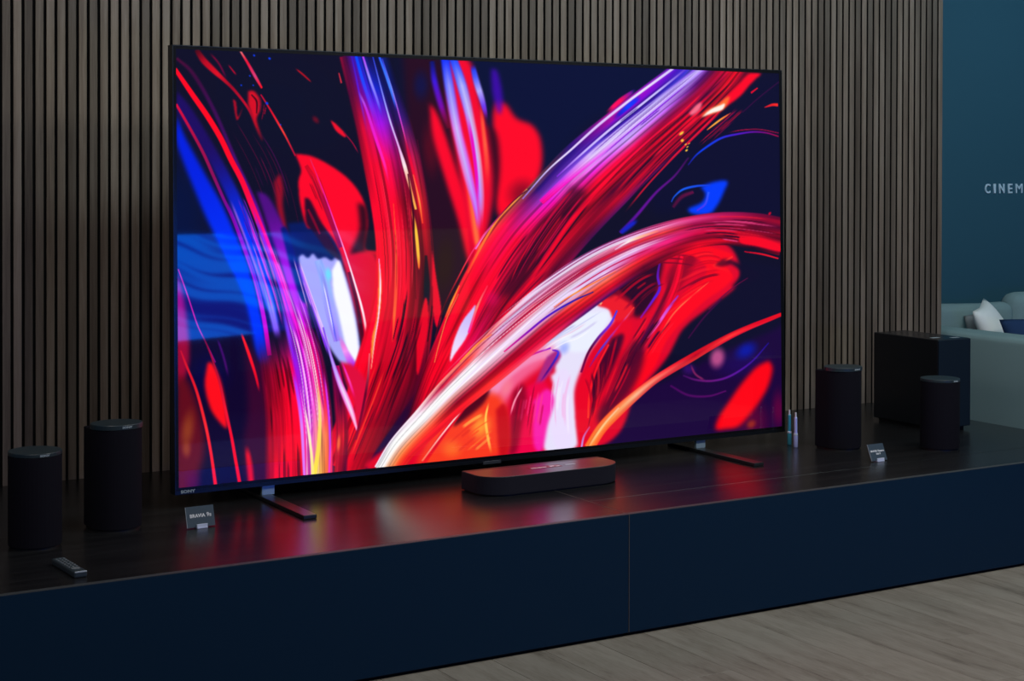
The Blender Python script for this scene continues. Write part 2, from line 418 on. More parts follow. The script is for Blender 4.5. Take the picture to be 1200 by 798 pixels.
# ---- top left scribbles of red
band([(230, 60, 4), (238, 72, 5), (250, 84, 4.5), (262, 95, 3), (275, 108, 2.4), (290, 128, 2), (300, 150, 1.6)], [[(70, 0, 20)]*2, [(190, 0, 30)]*2, [(225, 8, 34)]*2, [(160, 0, 34)]*2, [(200, 4, 40)]*2, [(60, 0, 30)]*2], soft=.6)
band([(244, 62, 2), (256, 76, 2), (266, 96, 2)], [[(120, 0, 40)]*2, [(90, 0, 60)]*2], soft=.9, fade=(.3, .3))
band([(266, 76, 1), (277, 90, 1.6)], [(170, 0, 40)]*2, soft=.7, fade=(.3, .3))
band([(281, 61, 1.4), (289, 74, 2), (298, 90, 2.4), (306, 104, 1.6)], [[(235, 120, 120)]*2, [(235, 10, 50)]*2, [(220, 60, 120)]*2, [(255, 10, 30)]*2], soft=.5)
shape([(290, 108), (297, 108), (304, 118), (304, 130), (300, 142), (307, 166), (299, 150), (294, 135), (290, 122)], (215, 8, 34), soft=1.6)
lines([(300, 110), (303, 125), (302, 140)], [(312, 120), (310, 132), (306, 148)], 5, [(180, 0, 40), (110, 0, 50)], w=(.5, .8), seed=9)
band([(294, 112, 1), (300, 120, 1.5), (300, 134, 1)], [(60, 0, 20)]*2, soft=.6)
shape([(272, 117), (276, 121), (278, 138), (284, 126), (277, 142)], (170, 4, 34), soft=1)
band([(305, 112, 1), (315, 128, 1.3), (325, 145, 1.6), (334, 161, 1.4), (345, 183, 1.2)], [[(200, 0, 50)]*2, [(230, 10, 40)]*2, [(255, 60, 50)]*2, [(170, 0, 50)]*2], soft=.5)
band([(344, 80, 1), (354, 88, 1.5), (365, 98, 1)], [(170, 10, 30)]*2, soft=.6, fade=(.3, .2))
shape([(386, 141), (394, 147), (404, 158), (402, 161), (392, 153)], (240, 10, 40), soft=1)
band([(402, 156, 1), (412, 168, 1), (420, 182, 1)], [(150, 4, 50)]*2, soft=.6, fade=(0, .3))
blob(369, 141, 8, 5, 50, (130, 2, 30), .7, .9)
band([(396, 86, 1), (399, 98, 1.4)], [(200, 40, 60)]*2, soft=.6)
shape([(320, 215), (327, 205), (331, 220), (331, 245), (336, 275), (326, 255)], (150, 6, 36), soft=2.5)
for x_, y_, r_ in ((315, 69.5, 1.8), (312, 122, 2), (296, 101, 1.1), (282, 101, 1.2), (292, 90, 1.2), (297, 66, 1.5), (328, 147, 1)):
    blob(x_, y_, r_*1.3, r_, 40, (10, 60, 235), 1, .6)
lines([(262, 140), (290, 190), (310, 240), (325, 300)], [(300, 140), (330, 190), (346, 240), (356, 290)], 9, [(90, 4, 50), (70, 6, 70), (110, 8, 60)], w=(.4, .8), seed=21)
# ---- violet veil down the middle left
shape([(300, 225), (314, 232), (330, 262), (345, 300), (354, 340), (362, 380), (352, 380), (340, 350), (328, 310), (312, 262)], (78, 8, 130), soft=3, grad=(310, 240, 345, 340, (185, 0, 245)))
shape([(328, 268), (336, 270), (350, 310), (360, 350), (352, 352), (340, 315)], (6, 16, 110), soft=2)
# deep blue reflection of the opposite display, painted in behind the white flame's head
shape([(336, 262), (398, 262), (402, 305), (392, 316), (356, 316), (342, 290)], (4, 22, 92), soft=3)
# ---- lavender and white flame
shape([(349, 302), (354, 299), (360, 303), (366, 298), (372, 304), (380, 302), (388, 306), (394, 301), (402, 318), (412, 350), (419, 390), (421, 420), (412, 436), (398, 425), (384, 405), (372, 380), (362, 352), (353, 326)], (168, 168, 252), soft=1.6)
band([(372, 306, 6), (380, 332, 7), (386, 365, 8), (394, 400, 5)], [[(150, 175, 255)]*3, [(130, 170, 250), (150, 150, 250), (120, 215, 250)], [(175, 165, 250), (150, 140, 250), (190, 190, 255)], [(150, 120, 250)]*3], soft=.6, streak=.12, nv=6, seed=4)
shape([(388, 318), (396, 306), (404, 330), (412, 360), (418, 395), (419, 418), (412, 424), (404, 405), (396, 370), (390, 345)], (250, 250, 255), soft=2.2)
blob(384, 322, 5, 11, -8, (110, 225, 248), .9, .8)
band([(357, 330, 1.5), (368, 365, 2), (378, 395, 2.5), (388, 420, 3)], [[(120, 100, 250)]*2, [(90, 60, 240)]*2, [(110, 20, 240)]*2], soft=.9, fade=(.3, .2))
band([(381, 340, 1), (388, 375, 1.2), (394, 405, 1.2)], [(90, 90, 250)]*2, soft=.7, fade=(.3, .3))
band([(376, 325, .8), (384, 360, 1), (391, 395, .8)], [(235, 230, 255)]*2, soft=.6, fade=(.3, .3))
band([(396, 392, 2), (404, 412, 5), (414, 432, 7), (420, 450, 5)], [[(250, 60, 180)]*2, [(245, 150, 245)]*2, [(160, 30, 240)]*2, [(120, 0, 150)]*2], soft=.7, fade=(.3, .2))
# ---- the great red petal
shape([(345, 181), (365, 184), (390, 197), (411, 214), (425, 236), (430, 262), (427, 292), (446, 300), (444, 350), (438, 400), (432, 420), (420, 370), (405, 318), (392, 285), (372, 262), (360, 268), (351, 240), (349, 213), (352, 200)], (255, 0, 38), soft=1.6, grad=(400, 260, 430, 330, (230, 0, 44)))
shape([(418, 238), (428, 244), (430, 268), (428, 296), (440, 300), (440, 308), (416, 304), (410, 296), (420, 270)], (52, 2, 24), soft=4)
shape([(400, 300), (440, 303), (440, 400), (430, 420), (415, 360)], (228, 0, 48), soft=3)
shape([(356, 232), (363, 236), (374, 258), (392, 290), (398, 305), (384, 296), (366, 272), (358, 262)], (40, 4, 36), soft=2)
band([(360, 246, 2), (366, 258, 2.6), (374, 275, 2)], [(120, 0, 40)]*2, soft=.8)
band([(358, 195, 3), (368, 212, 4), (378, 236, 4), (388, 262, 4), (398, 290, 3)], [[(200, 0, 30)]*3, [(120, 0, 30), (240, 0, 40), (200, 0, 40)], [(120, 0, 30), (190, 0, 60), (120, 0, 50)], [(170, 0, 60)]*3, [(140, 0, 90)]*3], soft=.5)
band([(363, 188, .7), (372, 210, .8), (382, 236, .9), (392, 264, .9), (403, 295, 1.1), (414, 330, 1.5), (425, 370, 1.8), (433, 420, 1.6)], [[(230, 40, 90)]*2, [(240, 20, 150)]*2, [(250, 40, 190)]*2, [(250, 120, 210)]*2, [(255, 225, 240)]*2, [(255, 235, 245)]*2, [(255, 120, 130)]*2], soft=.5)
band([(408, 320, 2.5), (417, 355, 3), (424, 395, 3), (428, 430, 2.5)], [[(110, 0, 40)]*2, [(70, 0, 30)]*2, [(120, 0, 30)]*2], soft=.6)
lines([(352, 196), (364, 222), (378, 255)], [(366, 190), (378, 220), (392, 262)], 7, [(120, 0, 24), (90, 0, 30), (255, 40, 60)], w=(.4, .9), seed=31)
# ---- main stem from the top edge
band([(424, 62, 29), (436, 105, 31), (447, 145, 33), (458, 190, 35), (467, 238, 35), (473, 290, 35), (473, 340, 37), (466, 390, 40), (455, 440, 44), (438, 490, 42), (412, 552, 42)],
     [[(150, 0, 40), (60, 0, 60), (60, 10, 160), (10, 40, 200), (16, 8, 60), (12, 8, 50), (10, 30, 120), (12, 8, 40)],
      [(60, 0, 40), (110, 0, 60), (110, 0, 150), (60, 30, 230), (20, 40, 220), (12, 14, 90), (10, 14, 90), (14, 8, 40)],
      [(60, 0, 30), (220, 0, 50), (200, 0, 120), (170, 10, 230), (150, 20, 220), (30, 10, 70), (60, 20, 120), (24, 6, 50)],
      [(130, 0, 30), (240, 0, 44), (250, 0, 50), (255, 0, 80), (210, 0, 110), (70, 0, 30), (200, 20, 80), (70, 4, 40)],
      [(240, 0, 40), (255, 0, 40), (255, 0, 44), (240, 0, 40), (150, 0, 30), (130, 0, 34), (220, 30, 40), (90, 0, 30)],
      [(250, 0, 40), (255, 0, 40), (255, 10, 46), (255, 0, 44), (220, 0, 40), (60, 0, 24), (180, 0, 30), (70, 0, 20)],
      [(250, 0, 44), (255, 0, 44), (255, 20, 46), (255, 0, 44), (235, 0, 42), (130, 0, 30), (50, 0, 24), (200, 0, 34)],
      [(250, 0, 40), (255, 0, 40), (255, 0, 44), (240, 0, 40), (215, 0, 40), (190, 0, 36), (90, 0, 26), (230, 0, 40)],
      [(255, 0, 36), (255, 0, 36), (230, 0, 34), (190, 0, 30), (160, 0, 30), (150, 0, 30), (90, 0, 30), (60, 0, 36)],
      [(220, 0, 34), (255, 0, 36), (240, 0, 34), (200, 0, 30), (150, 0, 28), (110, 0, 28), (60, 0, 36), (30, 0, 50)],
      [(150, 0, 30), (230, 0, 34), (255, 0, 34), (230, 0, 34), (200, 0, 30), (90, 0, 30), (40, 0, 46), (30, 0, 50)]],
     soft=.08, streak=.16, nv=20, seed=12, sl=3, n=110, dark=.3)
# fine work on the stem
band([(411, 66, 1), (416, 90, 1.4), (422, 120, 1.6), (430, 160, 2)], [[(60, 20, 200)]*2, [(90, 20, 220)]*2, [(180, 20, 160)]*2], soft=.7, fade=(0, .3))
band([(416, 66, 2.2), (424, 95, 2.8), (434, 125, 3), (442, 150, 3)], [[(0, 70, 255)]*2, [(30, 70, 255)]*2, [(120, 40, 240)]*2, [(200, 10, 190)]*2], soft=.6, fade=(0, .3))
band([(424, 66, 1.6), (432, 92, 2), (441, 118, 2), (447, 140, 1.4)], [[(190, 60, 255)]*2, [(150, 150, 255)]*2, [(120, 100, 255)]*2, [(60, 40, 230)]*2], soft=.6, fade=(0, .3))
band([(418, 105, 1.6), (428, 128, 2), (440, 165, 2.6), (450, 195, 2), (456, 225, 1.4)], [[(130, 150, 255)]*2, [(200, 40, 230)]*2, [(250, 20, 200)]*2, [(255, 40, 170)]*2, [(255, 20, 70)]*2], soft=.6, fade=(.2, .3))
band([(436, 68, .9), (446, 106, 1.1), (456, 142, 1.3), (466, 172, 1.5), (473, 195, 2.8), (480, 222, 2), (486, 245, 1.6)], [[(40, 60, 220)]*2, [(120, 130, 255)]*2, [(200, 190, 255)]*2, [(235, 170, 240)]*2, [(255, 235, 235)]*2, [(255, 150, 90)]*2, [(255, 190, 70)]*2], soft=.45)
band([(443, 66, 1.6), (451, 88, 2), (460, 115, 2.2), (464, 132, 1.4)], [[(40, 90, 255)]*2, [(70, 130, 255)]*2, [(30, 60, 235)]*2], soft=.5, fade=(0, .35))
band([(447, 70, .7), (458, 104, .9), (468, 140, 1), (478, 180, 1.2), (486, 212, 1)], [[(60, 60, 230)]*2, [(120, 140, 255)]*2, [(200, 60, 210)]*2, [(255, 60, 110)]*2, [(230, 0, 60)]*2], soft=.4)
band([(470, 150, 2), (479, 185, 2.5), (487, 220, 2.5), (493, 262, 2.5)], [[(120, 0, 70)]*2, [(230, 0, 60)]*2, [(255, 10, 40)]*2, [(235, 30, 40)]*2], soft=.6, fade=(.3, .2))
band([(480, 240, 1.6), (486, 270, 2.6), (489, 300, 2.6), (490, 318, 1)], [[(255, 90, 40)]*2, [(255, 200, 60)]*2, [(255, 190, 60)]*2, [(255, 70, 30)]*2], soft=.6, fade=(.2, .1))
band([(483, 205, 1), (490, 235, 1.4), (494, 262, 1.2)], [[(255, 80, 60)]*2, [(255, 150, 70)]*2, [(255, 60, 30)]*2], soft=.6)
band([(477, 205, 1), (483, 250, 1.6), (484, 300, 1.4), (486, 350, 1.4)], [[(80, 0, 30)]*2, [(50, 0, 20)]*2, [(120, 0, 24)]*2], soft=.7)
band([(498, 300, 2), (499, 335, 4.5), (498, 362, 3.4), (496, 380, 1.5)], [[(40, 6, 26)]*2, [(16, 18, 34)]*2, [(22, 6, 40)]*2, [(90, 0, 30)]*2], soft=.5)
band([(488, 165, .7), (499, 230, .8), (505, 290, 1), (506, 350, 1), (500, 400, 1.2)], [[(70, 0, 40)]*2, [(90, 4, 40)]*2, [(40, 4, 24)]*2, [(70, 0, 20)]*2], soft=.5)
shape([(505, 292), (510, 325), (516, 366), (511, 384), (506, 360)], (238, 0, 40), soft=1)
shape([(487, 395), (497, 350), (501, 368), (498, 400), (488, 440)], (235, 0, 36), soft=1.4)
band([(460, 240, .7), (463, 290, 1.2), (463, 335, 2.6), (461, 370, 2.4), (459, 400, 1)], [[(255, 60, 40)]*2, [(255, 110, 50)]*2, [(255, 70, 50)]*2, [(255, 100, 50)]*2, [(255, 30, 40)]*2], soft=.6)
lines([(434, 190), (446, 260), (450, 330), (446, 400)], [(474, 190), (482, 260), (484, 330), (476, 400)], 14, [(140, 0, 30), (190, 0, 30), (255, 40, 70), (100, 0, 24)], w=(.4, .9), seed=41)
lines([(470, 330), (464, 380), (446, 440), (420, 505)], [(500, 360), (486, 410), (462, 470), (440, 530)], 16, [(60, 0, 24), (30, 0, 24), (90, 0, 30), (220, 0, 36)], w=(.5, 1.4), seed=43)
lines([(440, 420), (424, 465), (404, 520), (392, 552)], [(470, 420), (452, 470), (430, 520), (418, 552)], 10, [(110, 0, 30), (60, 0, 30), (255, 60, 40)], w=(.5, 1.1), seed=44)
band([(494, 450, 3), (480, 475, 5), (464, 500, 6), (446, 525, 5), (430, 550, 4)], [[(90, 0, 30)]*2, [(40, 0, 44)]*2, [(30, 2, 60)]*2, [(50, 0, 60)]*2], soft=.7, fade=(.2, 0))
# white crescent beside the petal
shape([(443, 300), (446, 330), (445, 360), (441, 384), (436, 415), (434, 420), (435, 396), (441, 366)], (255, 150, 60), soft=1)
band([(443, 304, .6), (444.5, 325, 1), (444.3, 348, 1), (442, 375, .9), (438, 400, .8), (434, 432, .7)], [[(255, 120, 200)]*2, [(255, 230, 245)]*2, [(250, 200, 240)]*2, [(255, 150, 120)]*2], soft=.4)
lines([(262, 232), (285, 290), (304, 350), (320, 425)], [(300, 236), (324, 300), (346, 365), (362, 425)], 26, [(120, 30, 240), (250, 30, 200), (40, 70, 255), (200, 120, 255), (60, 0, 120), (255, 120, 220)], w=(.45, 1.3), seed=171, al=(.4, .9))
lines([(330, 262), (345, 310), (362, 370), (380, 425)], [(345, 290), (362, 340), (384, 400), (396, 440)], 10, [(150, 60, 255), (250, 60, 220), (255, 200, 250), (90, 20, 200)], w=(.45, 1.2), seed=173, al=(.4, .9))
# ---- lower left corner
shape([(206, 320), (212, 335), (219, 375), (222, 420), (214, 450), (206, 440)], (190, 0, 140), soft=4, al=.8, grad=(210, 330, 212, 420, (190, 0, 50)))
shape([(206, 440), (222, 450), (238, 500), (238, 540), (218, 580), (206, 580)], (96, 8, 26), soft=7)
blob(220, 505, 12, 34, 8, (150, 64, 26), .8, .95)
blob(219, 528, 8, 14, 0, (180, 90, 34), .5, .9)
blob(226, 565, 14, 20, 0, (90, 0, 70), .7, .9)
band([(209, 317, .7), (220, 348, .9), (231, 381, .9), (240, 400, .9), (252, 425, .9)], [[(235, 20, 170)]*2, [(220, 20, 150)]*2, [(150, 0, 120)]*2], soft=.4)
band([(212, 412, 1), (218, 428, 1.6), (230, 458, 2), (240, 495, 2.2), (247, 530, 2.2), (253, 572, 2.6)], [[(200, 10, 50)]*2, [(230, 20, 40)]*2, [(255, 40, 50)]*2, [(255, 10, 34)]*2], soft=.4)
shape([(243, 426), (249, 427), (258, 446), (264, 475), (266, 502), (256, 494), (246, 478), (240, 452)], (255, 10, 26), soft=2.6)
band([(238, 395, .8), (248, 420, 1.1), (257, 448, 1.6), (264, 480, 2), (271, 512, 2.2), (276, 540, 2.4), (281, 568, 2.6)], [[(120, 0, 60)]*2, [(180, 10, 50)]*2, [(240, 20, 50)]*2, [(255, 0, 40)]*2, [(255, 0, 30)]*2], soft=.4)
band([(254, 396, 2), (262, 420, 2.5), (268, 445, 2)], [[(60, 4, 110)]*2, [(70, 4, 100)]*2], soft=.9, fade=(.2, .3))
shape([(286, 400), (300, 420), (320, 470), (330, 560), (290, 566), (285, 520), (290, 480)], (52, 2, 44), soft=6)
band([(282, 390, 1.4), (291, 415, 2.4), (299, 440, 2), (304, 462, 1.4)], [[(255, 30, 40)]*2, [(255, 10, 40)]*2, [(200, 0, 40)]*2], soft=.5, fade=(.1, .2))
# red and violet fall running down to the bottom edge
band([(318, 385, 24), (330, 440, 28), (336, 490, 29), (338, 560, 30)],
     [[(20, 0, 70), (60, 0, 60), (50, 0, 110), (150, 0, 160), (210, 0, 170)],
      [(90, 0, 40), (130, 0, 36), (200, 0, 40), (230, 0, 70), (240, 0, 140)],
      [(110, 0, 30), (170, 0, 30), (245, 0, 34), (255, 0, 34), (255, 0, 60)],
      [(150, 0, 24), (220, 0, 26), (255, 0, 30), (255, 0, 30), (255, 0, 36)]], soft=.3, streak=.35, nv=22, seed=52, dark=.5, fade=(.3, 0))
band([(322, 470, 1.8), (326, 505, 2.4), (327, 550, 2)], [[(200, 0, 34)]*2], soft=.8, fade=(.3, .1))
band([(288, 520, 4), (292, 545, 6), (294, 565, 6)], [[(230, 0, 34)]*2], soft=.9, fade=(.3, 0))
band([(330, 330, 10), (345, 375, 16), (359, 420, 20), (368, 470, 20), (372, 510, 19), (373, 556, 19)],
     [[(110, 90, 255), (120, 40, 250), (230, 0, 220), (250, 20, 200), (110, 0, 190)],
      [(90, 60, 250), (140, 60, 250), (245, 0, 200), (200, 0, 220), (120, 0, 140)],
      [(130, 0, 220), (170, 30, 255), (250, 30, 190), (230, 0, 110), (130, 0, 80)],
      [(220, 0, 180), (200, 40, 250), (250, 80, 200), (240, 30, 90), (200, 0, 90)],
      [(240, 0, 110), (240, 80, 230), (255, 150, 130), (250, 120, 70), (230, 20, 110)],
      [(240, 0, 60), (240, 90, 235), (255, 210, 90), (255, 110, 60), (230, 0, 130)]],
     soft=.25, streak=.3, nv=18, seed=61, n=100, fil=.75, filcol=(255, 215, 245), dark=.35, fade=(.3, 0))
lines([(322, 335), (336, 380), (348, 430), (356, 490), (358, 552)], [(352, 335), (368, 380), (380, 430), (388, 490), (390, 552)], 16, [(255, 230, 250), (255, 120, 210), (250, 200, 255), (120, 0, 140), (90, 0, 60), (255, 250, 240)], w=(.5, 1.1), seed=63)
band([(341, 430, 2), (348, 462, 3), (353, 500, 3), (356, 556, 2.4)], [[(170, 20, 255)]*2, [(190, 60, 255)]*2, [(225, 130, 255)]*2, [(225, 120, 255)]*2], soft=.7, fade=(.25, 0))
band([(370, 440, 1.5), (374, 480, 2.2), (373, 520, 3), (368, 556, 3.6)], [[(255, 120, 100)]*2, [(255, 220, 140)]*2, [(255, 220, 80)]*2, [(255, 230, 70)]*2], soft=.5, fade=(.25, 0))
band([(355, 470, 1), (360, 500, 1.8), (364, 530, 2.2), (366, 556, 2.4)], [[(255, 200, 240)]*2, [(255, 240, 200)]*2, [(255, 235, 110)]*2], soft=.5, fade=(.25, 0))
band([(378, 430, 1), (384, 480, 1.6), (386, 520, 1.6), (385, 556, 1.4)], [[(240, 40, 230)]*2, [(190, 60, 255)]*2, [(255, 60, 200)]*2], soft=.5, fade=(.2, 0))
# right of it: dark red, then the pink wedge
band([(392, 430, 6), (398, 470, 9), (400, 510, 9), (398, 556, 9)], [[(60, 0, 70), (150, 0, 100), (220, 0, 90)], [(150, 0, 50), (90, 0, 60), (200, 0, 50)], [(150, 0, 50), (220, 20, 40), (90, 0, 40)], [(200, 40, 40), (150, 0, 40), (40, 0, 50)]], soft=.4, streak=.3, nv=10, seed=71)
blob(396, 520, 3, 14, 4, (255, 110, 60), .9, .8)
shape([(398, 425), (412, 428), (424, 440), (430, 455), (424, 490), (418, 500), (412, 470), (404, 448)], (225, 10, 60), soft=2.4)
band([(378, 385, 1), (386, 415, 2), (396, 446, 4), (405, 468, 5), (412, 486, 4), (418, 506, 1.4)], [[(120, 60, 240)]*3, [(150, 90, 250), (190, 160, 255), (160, 60, 240)], [(240, 60, 220), (240, 225, 255), (255, 60, 200)], [(255, 60, 180), (250, 230, 255), (255, 50, 170)], [(255, 40, 110), (255, 190, 230), (255, 30, 90)]], soft=.5)
band([(398, 420, 1), (408, 446, 2), (416, 470, 2)], [[(240, 20, 190)]*2, [(255, 60, 180)]*2, [(240, 0, 90)]*2], soft=.7, fade=(.3, .3))
band([(432, 415, 1), (430, 445, 2), (424, 480, 2), (416, 515, 2)], [[(255, 110, 120)]*2, [(100, 0, 40)]*2, [(150, 0, 50)]*2], soft=.6)
# ---- the upper diagonal arch (runs from top right to bottom left)
band([(854, 62, 36), (819, 100, 41), (780, 132, 43), (739, 167, 46), (698, 204, 49), (657, 247, 49), (617, 292, 50), (580, 345, 45), (548, 400, 38), (520, 450, 30), (490, 505, 18)],
     [[(60, 20, 150), (60, 30, 160), (170, 150, 255), (150, 60, 240), (60, 6, 60), (150, 0, 40), (230, 0, 40), (255, 0, 36), (110, 0, 40), (24, 6, 40)],
      [(110, 40, 190), (60, 20, 190), (70, 60, 240), (185, 165, 255), (90, 10, 120), (170, 0, 50), (110, 0, 60), (255, 20, 40), (200, 0, 30), (40, 4, 40)],
      [(150, 30, 190), (130, 0, 190), (40, 20, 170), (215, 205, 255), (190, 110, 250), (120, 0, 60), (230, 0, 50), (190, 0, 40), (210, 0, 40), (50, 4, 60)],
      [(170, 20, 150), (150, 0, 150), (60, 40, 200), (205, 195, 255), (200, 150, 255), (230, 0, 80), (255, 0, 44), (120, 0, 40), (200, 0, 40), (60, 6, 90)],
      [(60, 20, 140), (40, 10, 120), (110, 60, 220), (220, 200, 255), (235, 40, 225), (255, 0, 50), (250, 0, 40), (70, 0, 40), (210, 0, 40), (90, 10, 110)],
      [(255, 150, 120), (30, 8, 90), (150, 60, 220), (245, 10, 200), (255, 0, 80), (120, 0, 40), (200, 0, 40), (190, 0, 34), (120, 0, 40), (70, 10, 90)],
      [(255, 90, 60), (255, 10, 60), (255, 0, 100), (255, 0, 50), (200, 0, 60), (50, 2, 30), (140, 0, 40), (255, 0, 40), (90, 0, 40), (200, 0, 60)],
      [(255, 30, 46), (255, 0, 40), (255, 0, 40), (255, 0, 40), (255, 0, 50), (130, 0, 40), (200, 0, 34), (255, 0, 40), (255, 0, 50), (230, 0, 70)],
      [(210, 0, 40), (255, 0, 40), (255, 0, 34), (255, 10, 34), (255, 0, 60), (230, 0, 80), (200, 0, 60), (230, 0, 50), (255, 0, 50), (255, 0, 60)],
      [(110, 0, 34), (220, 0, 34), (255, 0, 34), (220, 0, 34), (255, 0, 36), (255, 10, 40), (255, 0, 40), (240, 0, 60), (255, 20, 80), (255, 0, 60)],
      [(60, 0, 40), (110, 0, 34), (170, 0, 34), (150, 0, 34), (220, 0, 34), (255, 0, 40), (240, 0, 50), (255, 0, 60), (255, 0, 60), (255, 0, 60)]],
     soft=.05, streak=.22, nv=30, seed=81, n=120, sl=4, dark=.35)
# bright bars in the arch
band([(800, 70, 2), (770, 92, 2), (735, 118, 2), (700, 146, 2), (668, 175, 1.6), (640, 200, 1.2), (612, 232, .8)], [[(210, 190, 255)]*2, [(235, 225, 255)]*2, [(220, 190, 255)]*2, [(235, 225, 255)]*2, [(150, 120, 240)]*2], soft=.5)
band([(708, 133, 2.4), (726, 117, 4), (745, 103, 2)], [[(255, 10, 110)]*2, [(255, 0, 90)]*2, [(60, 20, 200)]*2], soft=.6, fade=(.3, .2))
band([(832, 70, 5), (800, 95, 5.5), (764, 125, 7), (728, 154, 7.5), (692, 184, 7), (660, 212, 5.5), (634, 236, 4)], [[(130, 40, 235), (190, 170, 255), (150, 60, 240)], [(120, 60, 240), (215, 205, 255), (170, 130, 255)], [(170, 140, 255), (225, 220, 255), (150, 60, 250)], [(190, 160, 255), (225, 215, 255), (190, 110, 255)], [(210, 170, 255), (225, 200, 255), (240, 30, 230)], [(150, 60, 230), (245, 60, 230), (250, 0, 180)], [(245, 0, 200), (250, 0, 150), (250, 0, 110)]], soft=.35, streak=.12, nv=12, seed=83)
band([(812, 72, 1.3), (780, 98, 1.6), (745, 126, 1.8), (710, 154, 1.8), (676, 184, 1.5), (652, 206, 1)], [[(60, 10, 200)]*2, [(200, 190, 255)]*2, [(220, 210, 255)]*2, [(200, 180, 255)]*2, [(130, 40, 220)]*2], soft=.5)
band([(752, 110, 3), (735, 124, 4), (716, 141, 3)], [[(30, 30, 240)]*2, [(20, 60, 255)]*2, [(40, 0, 160)]*2], soft=.6, fade=(.3, .3))
lines([(790, 84), (745, 120), (700, 156), (640, 210)], [(835, 76), (780, 122), (730, 164), (660, 226)], 12, [(120, 0, 210), (60, 0, 150), (240, 235, 255), (90, 10, 190), (30, 10, 110)], w=(.5, 1.2), seed=84)
lines([(850, 80), (800, 128), (740, 180), (690, 232)], [(880, 94), (830, 145), (770, 205), (716, 270)], 20, [(60, 0, 30), (30, 2, 34), (255, 10, 50), (255, 0, 40), (90, 0, 40)], w=(.6, 1.8), seed=85)
lines([(630, 255), (590, 310), (560, 365), (530, 430)], [(690, 270), (650, 310), (600, 360), (560, 400)], 14, [(110, 0, 40), (70, 0, 34), (255, 20, 70), (180, 0, 44)], w=(.6, 1.6), seed=86)
shape([(668, 218), (655, 240), (632, 262), (618, 292), (600, 320), (588, 345), (600, 345), (622, 318), (645, 290), (668, 255), (686, 226)], (46, 2, 30), soft=6, al=.7)
lines([(668, 218), (640, 252), (610, 300), (590, 345)], [(700, 226), (672, 262), (640, 306), (604, 352)], 16, [(255, 0, 44), (225, 0, 40), (36, 2, 30), (200, 0, 60)], w=(.6, 1.8), seed=87)
band([(690, 232, 2), (664, 264, 3), (640, 300, 3), (612, 340, 2)], [[(255, 0, 44)]*2, [(240, 0, 40)]*2, [(230, 0, 44)]*2], soft=.7, fade=(.25, .25))
# orange and pale sparks along its upper rim
band([(616, 222, .8), (600, 238, 1.2), (583, 256, 1.5), (570, 276, 1.8), (558, 298, 1.8), (547, 320, 1)], [[(255, 190, 90)]*2, [(255, 150, 60)]*2, [(255, 130, 50)]*2, [(255, 110, 50)]*2, [(255, 60, 40)]*2], soft=.5)
band([(577, 262, .8), (565, 277, 1.4), (556, 292, 1)], [[(230, 190, 255)]*2, [(255, 225, 240)]*2, [(230, 110, 230)]*2], soft=.5)
band([(620, 220, .7), (600, 236, .9), (575, 264, 1), (553, 294, 1), (535, 327, 1), (518, 362, 1), (509, 395, 1)], [[(60, 10, 60)]*2, [(110, 0, 40)]*2, [(255, 60, 160)]*2, [(255, 40, 60)]*2, [(80, 0, 24)]*2, [(80, 0, 24)]*2], soft=.5)
band([(537, 335, .8), (528, 355, 1.6), (521, 372, 1.2)], [[(255, 120, 40)]*2, [(255, 150, 50)]*2, [(255, 60, 40)]*2], soft=.5)
band([(536, 345, .5), (522, 375, .6), (513, 405, .6), (508, 425, .5)], [(255, 150, 70)]*2, soft=.5)
band([(566, 340, .6), (553, 372, .7), (545, 395, .6)], [(255, 130, 60)]*2, soft=.5, fade=(.2, .2))
shape([(552, 362), (556, 358), (553, 376), (545, 396), (532, 415), (526, 424), (530, 402), (540, 378)], (205, 190, 255), soft=1.4, grad=(550, 365, 530, 420, (245, 225, 255)))
band([(570, 335, 1), (558, 360, 2), (548, 390, 2)], [[(255, 40, 80)]*2, [(255, 130, 110)]*2, [(255, 30, 160)]*2], soft=.7)
blob(575, 350, 14, 14, 0, (225, 0, 90), .6, .9)
# flares at the top right
shape([(893, 84), (880, 96), (868, 110), (852, 122), (840, 126), (850, 112), (866, 96), (878, 84)], (255, 0, 36), soft=2)
shape([(819, 137), (828, 128), (840, 121), (850, 113), (855, 112), (850, 124), (838, 131), (826, 134)], (255, 110, 50), soft=1.6)
shape([(822, 136), (832, 127), (843, 122), (849, 120), (846, 127), (834, 131)], (255, 245, 235), soft=1.2)
shape([(807, 131), (816, 121), (822, 119), (819, 128), (810, 134)], (250, 110, 140), soft=1.8)
band([(856, 131, .6), (845, 138, 1.5), (833, 147, 1.2), (828, 151, .6)], [[(255, 90, 40)]*2, [(255, 170, 60)]*2, [(255, 110, 50)]*2], soft=.5)
for x_, y_, a_, b_ in ((798, 155, 5, 2.2), (799, 163.5, 3, 2.4), (803, 168, 2.2, 1.2), (805, 171, 2.4, 1), (804, 175, 2.6, 1.6), (807, 167, 2.4, .8)):
    blob(x_, y_, a_, b_, -38, (255, 200, 60), 1, .7)
band([(888, 101, 1), (880, 107, 1.6)], [(230, 0, 40)]*2, soft=.6)
band([(912, 121, 2.4), (905, 121, 2), (896, 124, .6)], [[(255, 40, 30)]*2, [(220, 20, 40)]*2], soft=.5)
band([(914, 93, 1), (890, 112, 1.2), (870, 130, 1)], [(50, 4, 60)]*2, soft=.8)
lines([(870, 118), (840, 145), (800, 180)], [(872, 130), (845, 155), (808, 190)], 8, [(110, 0, 60), (70, 4, 70), (200, 0, 50)], w=(.5, 1), seed=91)
